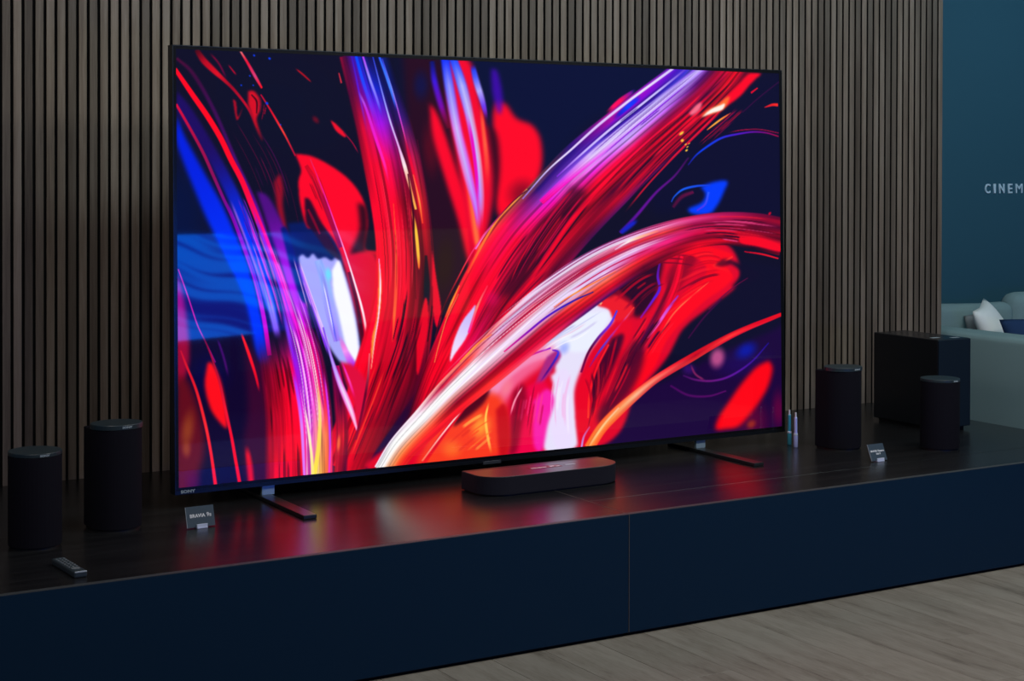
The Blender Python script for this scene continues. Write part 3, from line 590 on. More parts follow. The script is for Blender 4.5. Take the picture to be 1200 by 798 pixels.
band([(806, 184, 1.5), (790, 205, 2), (768, 225, 2.4), (745, 252, 3), (726, 272, 3)], [[(60, 6, 80)]*2, [(90, 10, 130)]*2, [(100, 10, 150)]*2, [(70, 10, 150)]*2], soft=.8)
band([(748, 256, 3), (736, 265, 5), (726, 273, 4)], [[(20, 30, 200)]*2, [(20, 30, 190)]*2], soft=.9, fade=(.3, .1))
# blue arc and blue ghost at upper right
band([(912, 158, 1), (898, 154, 1.2), (882, 153, 1.4), (862, 156, 1.6), (846, 160, 1.8), (832, 168, 1.8), (816, 180, 1.4), (806, 192, .8)], [[(180, 0, 60)]*2, [(120, 0, 140)]*2, [(80, 20, 200)]*2, [(30, 50, 225)]*2, [(10, 60, 235)]*2, [(30, 20, 140)]*2], soft=.6)
band([(912, 154, .7), (890, 150, .8), (868, 151, .8), (850, 155, .6)], [(170, 4, 60)]*2, soft=.6, fade=(0, .3))
shape([(820, 218), (836, 212), (852, 211), (848, 224), (840, 240), (830, 250), (812, 250), (806, 244), (822, 236), (826, 226)], (0, 60, 255), soft=3)
band([(830, 224, 2), (826, 238, 2), (816, 246, 1.4)], [[(40, 90, 255)]*2, [(90, 40, 240)]*2], soft=.8)
band([(832, 216, 1), (816, 217, 1.8), (800, 221, 1.8), (790, 229, 1.2), (786, 236, .8)], [[(20, 60, 230)]*2, [(20, 90, 240)]*2, [(20, 70, 200)]*2], soft=.6)
band([(812, 224, 3), (798, 230, 4), (788, 242, 3)], [[(120, 10, 70)]*2, [(90, 6, 60)]*2], soft=.9, al=.8)
# ---- inside of the lower arch
shape([(650, 345), (700, 300), (760, 272), (800, 275), (850, 285), (866, 310), (862, 335), (830, 360), (800, 385), (780, 420), (745, 462), (690, 528), (440, 552), (470, 510), (540, 430), (600, 380)], (226, 0, 40), soft=3)
shape([(724, 318), (745, 300), (775, 296), (772, 330), (764, 355), (745, 372), (732, 352), (716, 345)], (44, 2, 34), soft=4)
shape([(690, 340), (712, 330), (730, 345), (742, 356), (738, 372), (722, 366), (706, 356)], (150, 0, 34), soft=3)
shape([(800, 300), (818, 296), (812, 312), (800, 330), (788, 345), (780, 330), (786, 312)], (150, 0, 36), soft=4)
shape([(772, 292), (810, 284), (838, 290), (858, 298), (850, 308), (856, 318), (858, 326), (846, 338), (826, 352), (800, 376), (780, 400), (766, 430), (745, 455), (735, 452), (756, 410), (776, 376), (800, 345), (826, 322), (822, 306), (800, 296)], (255, 2, 28), soft=1.8)
shape([(846, 302), (866, 308), (890, 320), (880, 330), (858, 336), (868, 318)], (14, 8, 40), soft=3)
band([(798, 300, 6), (790, 330, 8), (776, 362, 8), (755, 400, 8), (735, 430, 6)], [[(170, 0, 34), (230, 0, 40), (200, 0, 36)], [(60, 0, 34), (220, 0, 40), (255, 0, 40)], [(50, 4, 60), (150, 0, 50), (230, 0, 40)], [(40, 0, 30), (150, 0, 36), (110, 0, 40)]], soft=.5, streak=.35, nv=10, seed=101)
band([(774, 300, 1.4), (770, 322, 2), (772, 338, 2.2), (764, 352, 2), (750, 372, 1.2)], [[(80, 10, 120)]*2, [(100, 20, 200)]*2, [(80, 30, 230)]*2, [(150, 10, 160)]*2], soft=.6)
band([(794, 346, 1), (782, 362, 2.4), (770, 380, 2.2), (758, 396, 1)], [[(150, 40, 190)]*2, [(230, 90, 220)]*2, [(255, 60, 130)]*2], soft=.6)
band([(830, 330, .6), (806, 350, 1), (788, 368, 1.2), (774, 390, 1)], [[(255, 90, 60)]*2, [(255, 110, 70)]*2, [(255, 60, 60)]*2], soft=.5)
lines([(756, 370), (740, 396), (716, 430)], [(792, 375), (772, 400), (744, 448)], 12, [(50, 0, 30), (90, 0, 34), (255, 30, 50), (60, 0, 60)], w=(.6, 1.6), seed=103)
lines([(760, 284), (800, 282), (845, 292)], [(770, 310), (800, 312), (830, 318)], 6, [(110, 0, 34), (255, 50, 40)], w=(.5, 1.1), seed=105)
# white silk
shape([(590, 400), (612, 385), (640, 366), (664, 350), (684, 344), (690, 352), (706, 358), (720, 366), (718, 376), (704, 392), (690, 412), (678, 438), (672, 460), (674, 490), (674, 524), (640, 530), (632, 505), (642, 470), (650, 440), (640, 420), (600, 440), (560, 490), (520, 520), (540, 470)], (232, 226, 252), soft=2.6)
shape([(655, 385), (676, 370), (712, 366), (704, 390), (688, 410), (668, 412), (656, 404)], (236, 240, 255), soft=3)
shape([(540, 480), (580, 430), (620, 404), (648, 406), (640, 424), (606, 452), (580, 490), (560, 500)], (250, 120, 170), soft=6, al=.8)
band([(684, 346, 5), (660, 356, 6), (628, 378, 6), (596, 405, 6), (566, 440, 6), (530, 490, 6)], [[(250, 240, 250)]*3, [(255, 235, 245), (235, 225, 255), (250, 200, 230)], [(255, 245, 250), (235, 200, 240), (250, 190, 220)], [(255, 220, 235), (255, 170, 190), (250, 110, 150)], [(255, 110, 130)]*3], soft=.5, streak=.1, nv=8, seed=111)
shape([(690, 348), (706, 340), (728, 350), (742, 362), (730, 376), (718, 374), (712, 362), (700, 358)], (238, 24, 40), soft=2)
shape([(700, 336), (716, 330), (724, 340), (714, 348), (704, 346)], (80, 0, 40), soft=2.5, al=.8)
band([(686, 342, 1), (694, 350, 2.5), (704, 356, 3)], [[(255, 150, 80)]*2, [(255, 180, 130)]*2], soft=.8, al=.9)
band([(722, 364, 1.4), (714, 380, 2), (700, 396, 2.2), (688, 414, 2), (680, 436, 1.8)], [[(60, 60, 240)]*2, [(120, 40, 220)]*2, [(90, 0, 60)]*2, [(120, 0, 70)]*2], soft=.6)
band([(742, 360, .8), (728, 378, 1.4), (712, 398, 1.8), (700, 414, 1.6), (690, 430, 1)], [[(255, 60, 40)]*2, [(200, 60, 200)]*2, [(30, 70, 255)]*2, [(60, 30, 220)]*2], soft=.5)
shape([(728, 374), (740, 380), (734, 404), (716, 440), (700, 478), (688, 512), (678, 520), (674, 490), (676, 455), (690, 428), (712, 400)], (235, 0, 36), soft=2.4)
shape([(716, 396), (730, 392), (722, 420), (704, 458), (694, 466), (694, 440)], (70, 0, 40), soft=3)
band([(712, 404, 1.4), (698, 432, 1.8), (690, 462, 2), (688, 490, 1.4)], [[(255, 30, 40)]*2, [(255, 10, 36)]*2, [(255, 60, 40)]*2], soft=.6)
shape([(640, 418), (652, 410), (656, 418), (646, 434), (632, 452), (622, 462), (630, 440)], (170, 40, 130), soft=2)
band([(646, 410, 1.2), (653, 413, 1.6), (648, 424, 1.8), (636, 442, 1.4), (626, 456, .8)], [[(140, 20, 190)]*2, [(50, 50, 230)]*2, [(90, 10, 130)]*2, [(200, 40, 150)]*2], soft=.5)
band([(598, 430, .8), (622, 416, 1.4), (644, 408, 1.2)], [[(255, 90, 140)]*2, [(220, 20, 130)]*2, [(150, 30, 210)]*2], soft=.6)
blob(660, 408, 9, 12, 30, (130, 150, 255), .6, .9)
shape([(600, 470), (622, 450), (640, 450), (638, 480), (632, 520), (628, 536), (600, 540), (592, 510)], (240, 0, 70), soft=4)
shape([(624, 470), (640, 456), (648, 470), (640, 500), (634, 528), (624, 520)], (250, 30, 170), soft=3)
shape([(644, 440), (662, 432), (668, 450), (668, 480), (670, 522), (652, 526), (644, 500), (652, 470)], (236, 222, 255), soft=2.6)
shape([(600, 460), (612, 450), (616, 470), (610, 500), (604, 530), (594, 530), (596, 500)], (150, 0, 40), soft=4)
blob(592, 455, 10, 18, 25, (250, 130, 150), .7, .9)
band([(612, 452, 1), (602, 470, 1.6), (596, 490, 1.2)], [[(255, 190, 210)]*2, [(255, 120, 150)]*2], soft=.7, fade=(.2, .3))
# orange glow low in the arch
shape([(498, 520), (520, 490), (548, 468), (572, 460), (588, 470), (592, 500), (590, 530), (540, 545), (490, 548)], (250, 58, 30), soft=6)
blob(562, 500, 17, 22, 20, (255, 160, 50), .9, .95)
blob(528, 526, 18, 16, 0, (255, 120, 40), .7, .95)
band([(572, 470, 1.4), (568, 490, 2), (570, 510, 2.4), (575, 534, 2)], [[(255, 200, 90)]*2, [(255, 200, 80)]*2, [(255, 150, 60)]*2], soft=.7, fade=(.2, .2))
shape([(540, 478), (556, 462), (572, 456), (566, 472), (548, 488), (530, 500)], (80, 0, 24), soft=3)
shape([(580, 480), (590, 474), (596, 500), (594, 530), (584, 532)], (200, 10, 24), soft=3)
band([(608, 400, 3), (580, 430, 3.6), (552, 464, 4), (528, 496, 4), (505, 528, 4), (490, 552, 4)], [[(240, 30, 60)]*2, [(255, 10, 50)]*2, [(255, 0, 36)]*2, [(220, 0, 34)]*2, [(255, 40, 30)]*2], soft=.6, streak=.2, nv=6, seed=121)
band([(606, 404, .5), (576, 438, .8), (546, 474, 1), (518, 508, 1.2), (494, 540, 1.2)], [[(255, 180, 190)]*2, [(255, 160, 140)]*2, [(255, 225, 225)]*2, [(255, 120, 90)]*2], soft=.5)
lines([(560, 430), (520, 475), (480, 530)], [(590, 425), (550, 465), (505, 520)], 8, [(110, 0, 34), (255, 120, 110), (60, 0, 24), (255, 60, 60)], w=(.5, 1.1), seed=123)
lines([(700, 352), (660, 372), (620, 404), (580, 448)], [(712, 372), (680, 396), (650, 408), (612, 440)], 12, [(205, 198, 240), (255, 252, 255), (235, 190, 225), (190, 190, 240)], w=(.6, 1.8), seed=151, al=(.3, .8))
lines([(650, 430), (644, 470), (646, 522)], [(676, 430), (666, 470), (668, 522)], 7, [(210, 190, 245), (255, 250, 255), (250, 170, 225)], w=(.8, 2), seed=153, al=(.3, .7))
lines([(604, 444), (596, 480), (590, 530)], [(640, 452), (634, 490), (628, 530)], 12, [(130, 0, 40), (255, 60, 130), (255, 10, 60), (190, 0, 50)], w=(.8, 2), seed=155, al=(.3, .8))
lines([(676, 430), (690, 470), (684, 516)], [(728, 388), (712, 440), (692, 500)], 14, [(120, 0, 34), (60, 0, 34), (255, 20, 40), (190, 0, 36)], w=(.8, 2), seed=157, al=(.4, .9))
lines([(510, 520), (545, 490), (585, 470)], [(540, 545), (570, 520), (592, 500)], 10, [(255, 60, 26), (255, 190, 80), (255, 120, 40), (220, 30, 24)], w=(1, 2.4), seed=159, al=(.3, .7))
shape([(744, 396), (754, 416), (742, 452), (718, 482), (704, 500), (700, 484), (716, 452), (728, 420)], (74, 2, 40), soft=5, al=.85)
lines([(752, 400), (730, 450), (700, 500)], [(736, 392), (716, 440), (694, 500)], 8, [(200, 0, 40), (255, 20, 40), (40, 0, 40)], w=(.6, 1.6), seed=165, al=(.4, .8))
lines([(790, 300), (830, 292), (856, 304)], [(776, 372), (820, 340), (856, 326)], 16, [(170, 0, 30), (110, 0, 34), (255, 30, 40), (200, 0, 30)], w=(.8, 2), seed=161, al=(.35, .8))
lines([(700, 340), (740, 312), (790, 296)], [(736, 372), (762, 344), (790, 330)], 12, [(110, 0, 34), (160, 0, 40), (30, 2, 40), (200, 0, 36)], w=(.8, 2), seed=163, al=(.35, .8))
band([(858, 300, 1.4), (846, 307, 2.2), (836, 311, 2), (850, 316, 2), (857, 322, 1.2)], [[(255, 40, 40)]*2, [(255, 0, 28)]*2], soft=.6)
shape([(846, 303), (858, 306), (850, 311), (838, 310)], (70, 0, 34), soft=1.6, al=.8)
# ---- the lower white arch
band([(916, 276, 23), (885, 270, 22), (850, 267, 20), (815, 271, 20), (780, 281, 22), (745, 296, 25), (705, 318, 29), (668, 343, 31), (632, 371, 30), (596, 403, 28), (560, 436, 25), (528, 465, 22), (500, 494, 19), (470, 526, 17), (452, 554, 16)],
     [[(60, 0, 40), (170, 0, 40), (70, 0, 40), (150, 0, 34), (90, 0, 30), (220, 0, 34), (60, 0, 34), (150, 0, 30)],
      [(110, 0, 60), (150, 0, 50), (110, 0, 44), (90, 0, 34), (170, 0, 36), (255, 0, 36), (70, 0, 34), (20, 4, 34)],
      [(150, 10, 80), (200, 20, 90), (150, 0, 60), (150, 0, 40), (230, 0, 40), (120, 0, 36), (220, 0, 34), (60, 0, 30)],
      [(220, 20, 80), (235, 60, 140), (150, 0, 60), (220, 30, 90), (190, 0, 60), (130, 0, 36), (240, 0, 34), (255, 0, 34)],
      [(230, 60, 130), (245, 130, 190), (255, 60, 60), (190, 30, 110), (240, 30, 120), (180, 0, 50), (130, 0, 34), (180, 0, 34)],
      [(220, 110, 200), (240, 215, 245), (220, 20, 50), (225, 180, 240), (220, 40, 110), (255, 30, 40), (110, 0, 40), (80, 0, 36)],
      [(220, 160, 240), (240, 225, 250), (200, 0, 40), (230, 205, 250), (225, 180, 235), (255, 90, 60), (255, 0, 40), (50, 10, 110)],
      [(235, 190, 240), (235, 215, 250), (190, 0, 40), (235, 220, 250), (220, 190, 240), (255, 60, 40), (230, 0, 40), (60, 20, 140)],
      [(245, 200, 230), (230, 210, 250), (220, 20, 50), (240, 225, 255), (235, 190, 225), (200, 0, 40), (235, 0, 60), (255, 60, 90)],
      [(255, 120, 110), (225, 200, 245), (190, 20, 60), (245, 235, 255), (240, 190, 225), (170, 0, 40), (240, 0, 50), (255, 90, 120)],
      [(255, 150, 110), (255, 60, 60), (245, 235, 250), (250, 245, 255), (235, 150, 170), (190, 0, 36), (255, 40, 40), (255, 60, 60)],
      [(255, 190, 170), (200, 10, 50), (250, 245, 250), (255, 255, 255), (230, 130, 130), (150, 0, 34), (255, 20, 36), (230, 30, 40)],
      [(255, 230, 235), (240, 220, 235), (255, 255, 255), (245, 240, 245), (255, 130, 100), (255, 60, 40), (255, 20, 36), (230, 0, 34)],
      [(240, 220, 250), (255, 255, 255), (255, 255, 255), (245, 190, 170), (255, 140, 80), (255, 80, 40), (230, 20, 34), (255, 20, 34)],
      [(235, 215, 250), (255, 255, 255), (250, 235, 235), (245, 170, 120), (255, 140, 80), (255, 60, 34), (255, 40, 34), (255, 90, 40)]],
     soft=.05, streak=.13, nv=26, seed=131, n=130, sl=4, dark=.18)
lines([(800, 254), (740, 272), (690, 294), (630, 332), (560, 388), (490, 462), (440, 540)], [(800, 280), (750, 300), (700, 326), (650, 360), (590, 410), (520, 470), (465, 540)], 22, [(255, 250, 255), (190, 0, 60), (255, 235, 250), (150, 20, 90), (235, 210, 250), (120, 0, 60)], w=(.45, 1.0), seed=133)
lines([(913, 256), (870, 252), (830, 253), (790, 258)], [(913, 292), (870, 284), (830, 280), (780, 292)], 18, [(60, 0, 34), (40, 0, 34), (255, 20, 50), (220, 60, 120), (90, 0, 40)], w=(.5, 1.2), seed=135)
band([(694, 342, .8), (668, 354, 1.4), (640, 371, 1.6), (614, 392, 1.6), (590, 412, 1)], [[(30, 20, 130)]*2, [(50, 20, 190)]*2, [(120, 10, 190)]*2, [(240, 20, 120)]*2], soft=.5)
band([(720, 318, .6), (690, 334, 1.2), (664, 349, 1), (648, 360, .6)], [[(255, 90, 50)]*2, [(255, 150, 60)]*2, [(255, 100, 50)]*2], soft=.5)
band([(770, 270, 1.4), (750, 277, 2.2), (735, 283, 1.8), (720, 292, .8)], [[(255, 120, 120)]*2, [(255, 190, 150)]*2, [(255, 240, 240)]*2, [(230, 180, 230)]*2], soft=.6)
band([(575, 392, .7), (560, 402, 1.4), (548, 414, 1.6), (538, 424, .8)], [[(255, 110, 60)]*2, [(255, 160, 70)]*2, [(255, 150, 60)]*2], soft=.6)
shape([(866, 276), (890, 278), (914, 286), (914, 294), (888, 288), (868, 284)], (250, 0, 34), soft=1.4)
band([(912, 302, 1), (893, 297, 1.4), (872, 294, .8)], [[(255, 20, 40)]*2, [(200, 0, 34)]*2], soft=.5)
blob(902, 249, 3, 2, -50, (190, 0, 40), 1, .6)
band([(876, 325, .5), (862, 334, .8), (846, 347, 1), (830, 362, .8)], [(110, 4, 60)]*2, soft=.6)
band([(845, 350, 1.4), (824, 372, 1.6), (806, 396, 1.2)], [(60, 4, 60)]*2, soft=.8)
# ---- lower right
blob(868, 425, 46, 22, -14, (30, 6, 90), .8, .9)
blob(840, 419, 13, 18, 12, (190, 80, 140), .95, .8)
blob(874, 410, 20, 13, -30, (10, 24, 170), .9, .9)
blob(806, 432, 12, 10, 0, (60, 10, 120), .7, .9)
band([(800, 440, 1.5), (815, 445, 2), (835, 446, 2), (856, 440, 2), (880, 424, 1.6), (900, 402, 1)], [[(60, 10, 90)]*2, [(110, 20, 120)]*2, [(90, 20, 160)]*2, [(30, 10, 150)]*2], soft=.8)
band([(785, 452, 2), (806, 463, 2.4), (830, 464, 2), (850, 458, 1.4)], [[(70, 4, 90)]*2, [(90, 6, 100)]*2], soft=.9)
band([(808, 425, 1.5), (814, 438, 2), (826, 446, 2)], [[(120, 30, 90)]*2], soft=.8, fade=(.3, .2))
blob(880, 490, 30, 40, -25, (110, 0, 50), .7, .9)
blob(912, 480, 12, 34, 0, (110, 0, 60), .7, .9)
shape([(901, 422), (905, 432), (900, 452), (890, 470), (876, 488), (864, 500), (850, 503), (838, 503), (842, 488), (854, 470), (868, 450), (886, 430)], (255, 2, 20), soft=4)
blob(880, 497, 9, 7, -40, (190, 60, 20), .6, .9)
band([(915, 368, 2.4), (900, 374, 2.8), (880, 382, 3.2), (858, 392, 3.8), (832, 406, 4.4), (808, 420, 5), (784, 434, 5), (764, 447, 5), (742, 465, 6), (722, 483, 7), (704, 502, 7), (690, 524, 7)],
     [[(255, 10, 30), (255, 10, 30), (200, 0, 34)], [(255, 0, 30), (230, 0, 34), (255, 30, 50)], [(230, 0, 34), (255, 60, 50), (230, 0, 44)], [(255, 10, 30), (170, 0, 30), (255, 60, 50)], [(255, 20, 40), (255, 100, 90), (230, 20, 50)], [(255, 80, 40), (255, 190, 150), (255, 60, 50)], [(255, 70, 30), (255, 160, 80), (255, 80, 30)], [(255, 80, 30), (255, 150, 60), (255, 60, 30)]], soft=.2, streak=.15, nv=6, seed=141)
band([(724, 478, 1), (708, 496, 1.6), (694, 516, 1.6), (688, 526, 1)], [[(255, 190, 150)]*2, [(255, 200, 130)]*2, [(255, 140, 70)]*2], soft=.5)
band([(690, 500, 1), (683, 512, 1.6), (680, 526, 1.4)], [[(220, 60, 120)]*2, [(190, 160, 255)]*2], soft=.6)

CAN = np.clip(CAN, 0, 255)
# flatten onto the screen rectangle: pixel corners of the lit area, top left, top right, bottom right, bottom left
IW, IH = 1536, 864
_src = [(0, 0), (1, 0), (1, 1), (0, 1)]
_dst = [(205.8, 59.0), (913.0, 84.0), (916.0, 499.3), (209.8, 572.3)]
_A = []; _b = []
for (u, v), (x, y) in zip(_src, _dst):
    _A += [[u, v, 1, 0, 0, 0, -u*x, -v*x], [0, 0, 0, u, v, 1, -u*y, -v*y]]; _b += [x, y]
_h = np.append(np.linalg.solve(np.array(_A), np.array(_b)), 1).reshape(3, 3)
_v, _u = np.mgrid[0:IH, 0:IW]
_u = (_u+.5)/IW; _v = (_v+.5)/IH
_w = _h[2, 0]*_u+_h[2, 1]*_v+1
_x = ((_h[0, 0]*_u+_h[0, 1]*_v+_h[0, 2])/_w-SX0)*SC-.5
_y = ((_h[1, 0]*_u+_h[1, 1]*_v+_h[1, 2])/_w-SY0)*SC-.5
_i = np.clip(_x.astype(int), 0, PW_-2); _j = np.clip(_y.astype(int), 0, PH_-2)
_a = np.clip(_x-_i, 0, 1)[..., None]; _c = np.clip(_y-_j, 0, 1)[..., None]
SCREEN = CAN[_j, _i]*(1-_a)*(1-_c)+CAN[_j, _i+1]*_a*(1-_c)+CAN[_j+1, _i]*(1-_a)*_c+CAN[_j+1, _i+1]*_a*_c

# ---------------------------------------------------------------- the room
rnd = random.Random(7)
floor = link('floor', box(-4.2, 6.5, -9.0, 2.2, -.06, -.012), M['floor']); tag(floor, kind='structure', label='grey oak plank floor in front of the black plinth')
PW, PL, TYF_ = .190, 1.35, 1.34
pm = None
for i in range(41):
    x0 = -3.6+i*PW
    ys = [YF+.012]
    yy = YF+.012-(((i*.618) % 1.0)*.75+.25)*PL
    while yy > -4.4: ys.append(yy); yy -= PL
    ys.append(-4.4)
    for a, b_ in zip(ys, ys[1:]):
        if a-b_ < .05: continue
        if abs(a-b_-PL) < 1e-4:
            if pm is None:
                o = link('plank', box(-PW/2+.0006, PW/2-.0006, -PL/2+.0006, PL/2-.0006, -.012, 0, .0008, 1), M['plank'], floor); pm = o.data
            else:
                o = bpy.data.objects.new('plank', pm); C.objects.link(o); o.parent = floor
        else:
            h = (a-b_)/2
            o = link('plank', box(-PW/2+.0006, PW/2-.0006, -h+.0006, h-.0006, -.012, 0, .0008, 1), M['plank'], floor)
        o.location = (x0+PW/2, (a+b_)/2, 0)
for i in range(17):                       # the strip of floor beyond the plinth's right end
    for a, b_ in ((TYF_, TYF_-1.1+.3*(i % 3)), (TYF_-1.1+.3*(i % 3), YF+.012)):
        h = (a-b_)/2
        o = link('plank', box(-PW/2+.0006, PW/2-.0006, -h+.0006, h-.0006, -.012, 0, .0008, 1), M['plank'], floor)
        o.location = (2.41+(i+.5)*PW, (a+b_)/2, 0)
ceiling = tag(link('ceiling', box(-4.2, 6.5, -9.0, 2.2, 3.06, 3.12), M['ceiling']), kind='structure', label='dark ceiling above the slat wall')

PIT, X0, SW, SD = .03848, -1.6390, .0282, .0125
wall = tag(link('wall_back', box(-3.45, X0+116.72*PIT+PIT*.36, YW+SD, YW+.10, -.012, 3.06), M['felt']), kind='structure', label='wall of vertical brown wooden slats on black felt behind the television')
sm_ = None
for k in range(-46, 117):
    if sm_ is None:
        o = link('slat', box(-SW/2, SW/2, 0, SD, 0, 3.05, .0012, 1), M['slat'], wall); sm_ = o.data
        sm_.materials.append(M['slat_side'])
        for p_ in sm_.polygons:
            if abs(p_.normal.x) > .9: p_.material_index = 1
    else:
        o = bpy.data.objects.new('slat', sm_); C.objects.link(o); o.parent = wall
    o.location = (X0+(k+.5)*PIT, YW, 0)

TY = 1.35
teal = tag(link('wall_far', box(2.0, 6.5, TY, TY+.1, -.012, 3.06), M['teal']), kind='structure', label='dark teal painted wall with white capital letters behind the grey sofa')
for ch, xa, xb in (('C', 3.8753, 3.9177), ('I', 3.9440, 3.9596), ('N', 3.9880, 4.0289), ('E', 4.0590, 4.0926), ('M', 4.1208, 4.1734), ('A', 4.2018, 4.2506)):
    t = text_mesh(ch, .0745, 0.0 if ch == 'M' else .0010, 1.0, depth=.003)
    xs = [v.co.x for v in t.verts]; zs = [v.co.y for v in t.verts]
    cx, wd = (min(xs)+max(xs))/2, max(xs)-min(xs); cz, hd = (min(zs)+max(zs))/2, max(zs)-min(zs)
    for v in t.verts:
        v.co.x = (v.co.x-cx)/wd*(xb-xa); v.co.y = (v.co.y-cz)/hd*.053
    link('letter', t, M['letter'], teal, loc=((xa+xb)/2, TY-.003, 1.3978), rot=(math.pi/2, 0, 0))

# ---------------------------------------------------------------- the plinth: two modules side by side
XS, XR = -.0530, 2.402
def plinth(xa, xb, label, seams):
    r = empty('display_plinth', ((xa+xb)/2, 0, 0), label, 'plinth', 'plinth modules')
    lx0, lx1 = xa-(xa+xb)/2, xb-(xa+xb)/2
    yb = YW-.002
    link('carcass', box(lx0+.004, lx1-.004, YF+.022, yb, .030, PT-.019), M['dark'], r)
    link('toe_kick', box(lx0+.01, lx1-.01, YF+.018, yb-.02, .0, .030), M['toe'], r)
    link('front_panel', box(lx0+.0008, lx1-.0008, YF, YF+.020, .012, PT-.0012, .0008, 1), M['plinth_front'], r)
    ys = [YF+.0205]+seams+[yb]
    for a, b_ in zip(ys, ys[1:]):
        link('top_panel', box(lx0+.0008, lx1-.0008, a+.0004, b_-.0004, PT-.018, PT, .0007, 1), M['plinth_top'], r)
    link('edge_strip', box(lx0+.0008, lx1-.0008, YF+.0002, YF+.0203, PT-.0011, PT+.0002), M['edge'], r)
    if xa == XS:
        link('seam_strip', box(lx0+.0004, lx0+.0018, YF-.0003, YF+.0004, .013, PT-.001), M['seam'], r)
        link('seam_strip', box(lx0+.0004, lx0+.0016, YF+.01, .30, PT-.0004, PT+.0002), M['seam'], r)
    return r
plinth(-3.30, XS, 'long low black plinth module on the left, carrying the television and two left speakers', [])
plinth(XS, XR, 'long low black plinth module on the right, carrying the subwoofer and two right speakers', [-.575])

# ---------------------------------------------------------------- television (local origin on the plinth)
tv = empty('television', (0, 0, PT), 'very large television with vivid red and blue abstract picture on two narrow feet', 'television')
HW, HH = 2.546/2, 1.432
z0 = TVB-PT
bs, bt, bb = .0135, .0140, .0225
sc_bm = bmesh.new()
vs = [sc_bm.verts.new(p) for p in ((-HW, 0, z0), (HW, 0, z0), (HW, 0, z0+HH), (-HW, 0, z0+HH))]
f = sc_bm.faces.new(vs); uvl = sc_bm.loops.layers.uv.new('UVMap')
for lp, uv in zip(f.loops, ((0, 0), (1, 0), (1, 1), (0, 1))): lp[uvl].uv = uv
img = make_image('screen_picture', SCREEN)
M['screen'] = screen_material('lit_screen', img, SCREEN_GAIN, 1.6)
tilt(sc_bm)
me = bpy.data.meshes.new('screen'); sc_bm.to_mesh(me); sc_bm.free(); me.materials.append(M['screen'])
o = bpy.data.objects.new('screen', me); C.objects.link(o); o.parent = tv; o['label'] = 'lit glossy screen with red, white and blue flowing shapes'
def ringbox(x0, x1, za, zb, ix0, ix1, iza, izb, y0, y1):
    b = box(x0, ix0, y0, y1, za, zb); box(ix1, x1, y0, y1, za, zb, bm=b); box(ix0, ix1, y0, y1, za, iza, bm=b); box(ix0, ix1, y0, y1, izb, zb, bm=b)
    return b
link('bezel', tilt(ringbox(-HW-bs+.0035, HW+bs-.0035, z0-bb+.012, z0+HH+bt-.0035, -HW, HW, z0, z0+HH, -.0012, .012)), M['bezel'], tv)
link('frame', tilt(ringbox(-HW-bs, HW+bs, z0-bb, z0+HH+bt, -HW-bs+.0035, HW+bs-.0035, z0-bb+.012, z0+HH+bt-.0035, -.003, .040)), M['rim'], tv)
link('back_case', tilt(box(-HW-bs+.002, HW+bs-.002, .004, .047, z0-bb+.003, z0+HH+bt-.002, .004, 2)), M['case'], tv)
link('back_case', tilt(box(-.9, .9, .047, .075, z0+.05, z0+.85, .01, 2)), M['case'], tv)
link('sensor_strip', tilt(box(.075-.075, .15-.075, -.006, .02, z0-bb-.006, z0-bb+.006, .001, 1)), M['sensor'], tv, loc=(-.13, 0, 0))
t = text_mesh('SONY', .0135, .0004, 1.35)
link('maker_logo', t, M['logo'], tv, loc=(-HW+.030, -.0034, z0-bb+.0085), rot=(math.pi/2-LEAN, 0, 0))
for cx in (-.967, .858):
    ft = link('stand_foot', box(cx-.023, cx+.023, -.360, .185, .0004, .013, .002, 2), M['foot'], tv)
    link('upright', box(cx-.010, cx+.034, .012, .024, .012, z0-bb+.02), M['steel'], ft)
    ft['label'] = 'flat dark metal foot running front to back'

# ---------------------------------------------------------------- soundbar
sb = empty('soundbar', (-.0415, -.2775, PT), 'short dark rounded soundbar lying on the plinth below the screen', 'soundbar')
def bar_outline(x0, x1, yf, yb, r, n=10):
    P = [(x1, yb), (x0, yb)]
    P += [(x0+r-r*math.cos(a), yf+r*.8-r*.8*math.sin(a)) for a in [math.pi/2*k/n for k in range(n+1)]]
    P += [(x1-r+r*math.sin(a), yf+r*.8-r*.8*math.cos(a)) for a in [math.pi/2*k/n for k in range(n+1)]]
    return P[::-1]
BX0, BX1, BYF, BYB, BH = -.2835, .2840, -.0925, .0840, .067
link('grille', prism(bar_outline(BX0, BX1, BYF, BYB, .105), .004, BH-.002, .002, 2), M['bar_cloth'], sb)
link('base', prism(bar_outline(BX0+.008, BX1-.008, BYF+.008, BYB-.008, .10), 0, .005), M['dark'], sb)
link('top_panel', prism(bar_outline(BX0+.0, BX1-.0, BYF+.0, BYB-.028, .105), BH-.0025, BH, .001, 1), M['bar_top'], sb)
link('rear_strip', box(BX0+.002, BX1-.002, BYB-.027, BYB, BH-.006, BH-.001, .001, 1), M['dark'], sb)
st = link('label_sticker', box(-.062, .066, -.018, .014, BH, BH+.0006), M['red'], sb); st['label'] = 'dark red sticker with pale print'
pb = bmesh.new()
for i, (xa, xb, ya, yb) in enumerate(((-.056, -.034, -.012, -.003), (-.031, -.012, -.012, -.003), (-.009, .006, -.010, -.002), (.022, .026, -.012, .006), (.027, .041, -.006, .004), (.043, .060, -.013, -.005))):
    box(xa, xb, ya, yb, BH+.0006, BH+.0010, bm=pb)
link('print', pb, M['white'], st)
link('touch_mark', box(.086, .128, -.010, .004, BH, BH+.0006), M['logo'], sb)['label'] = 'pale touch control mark'

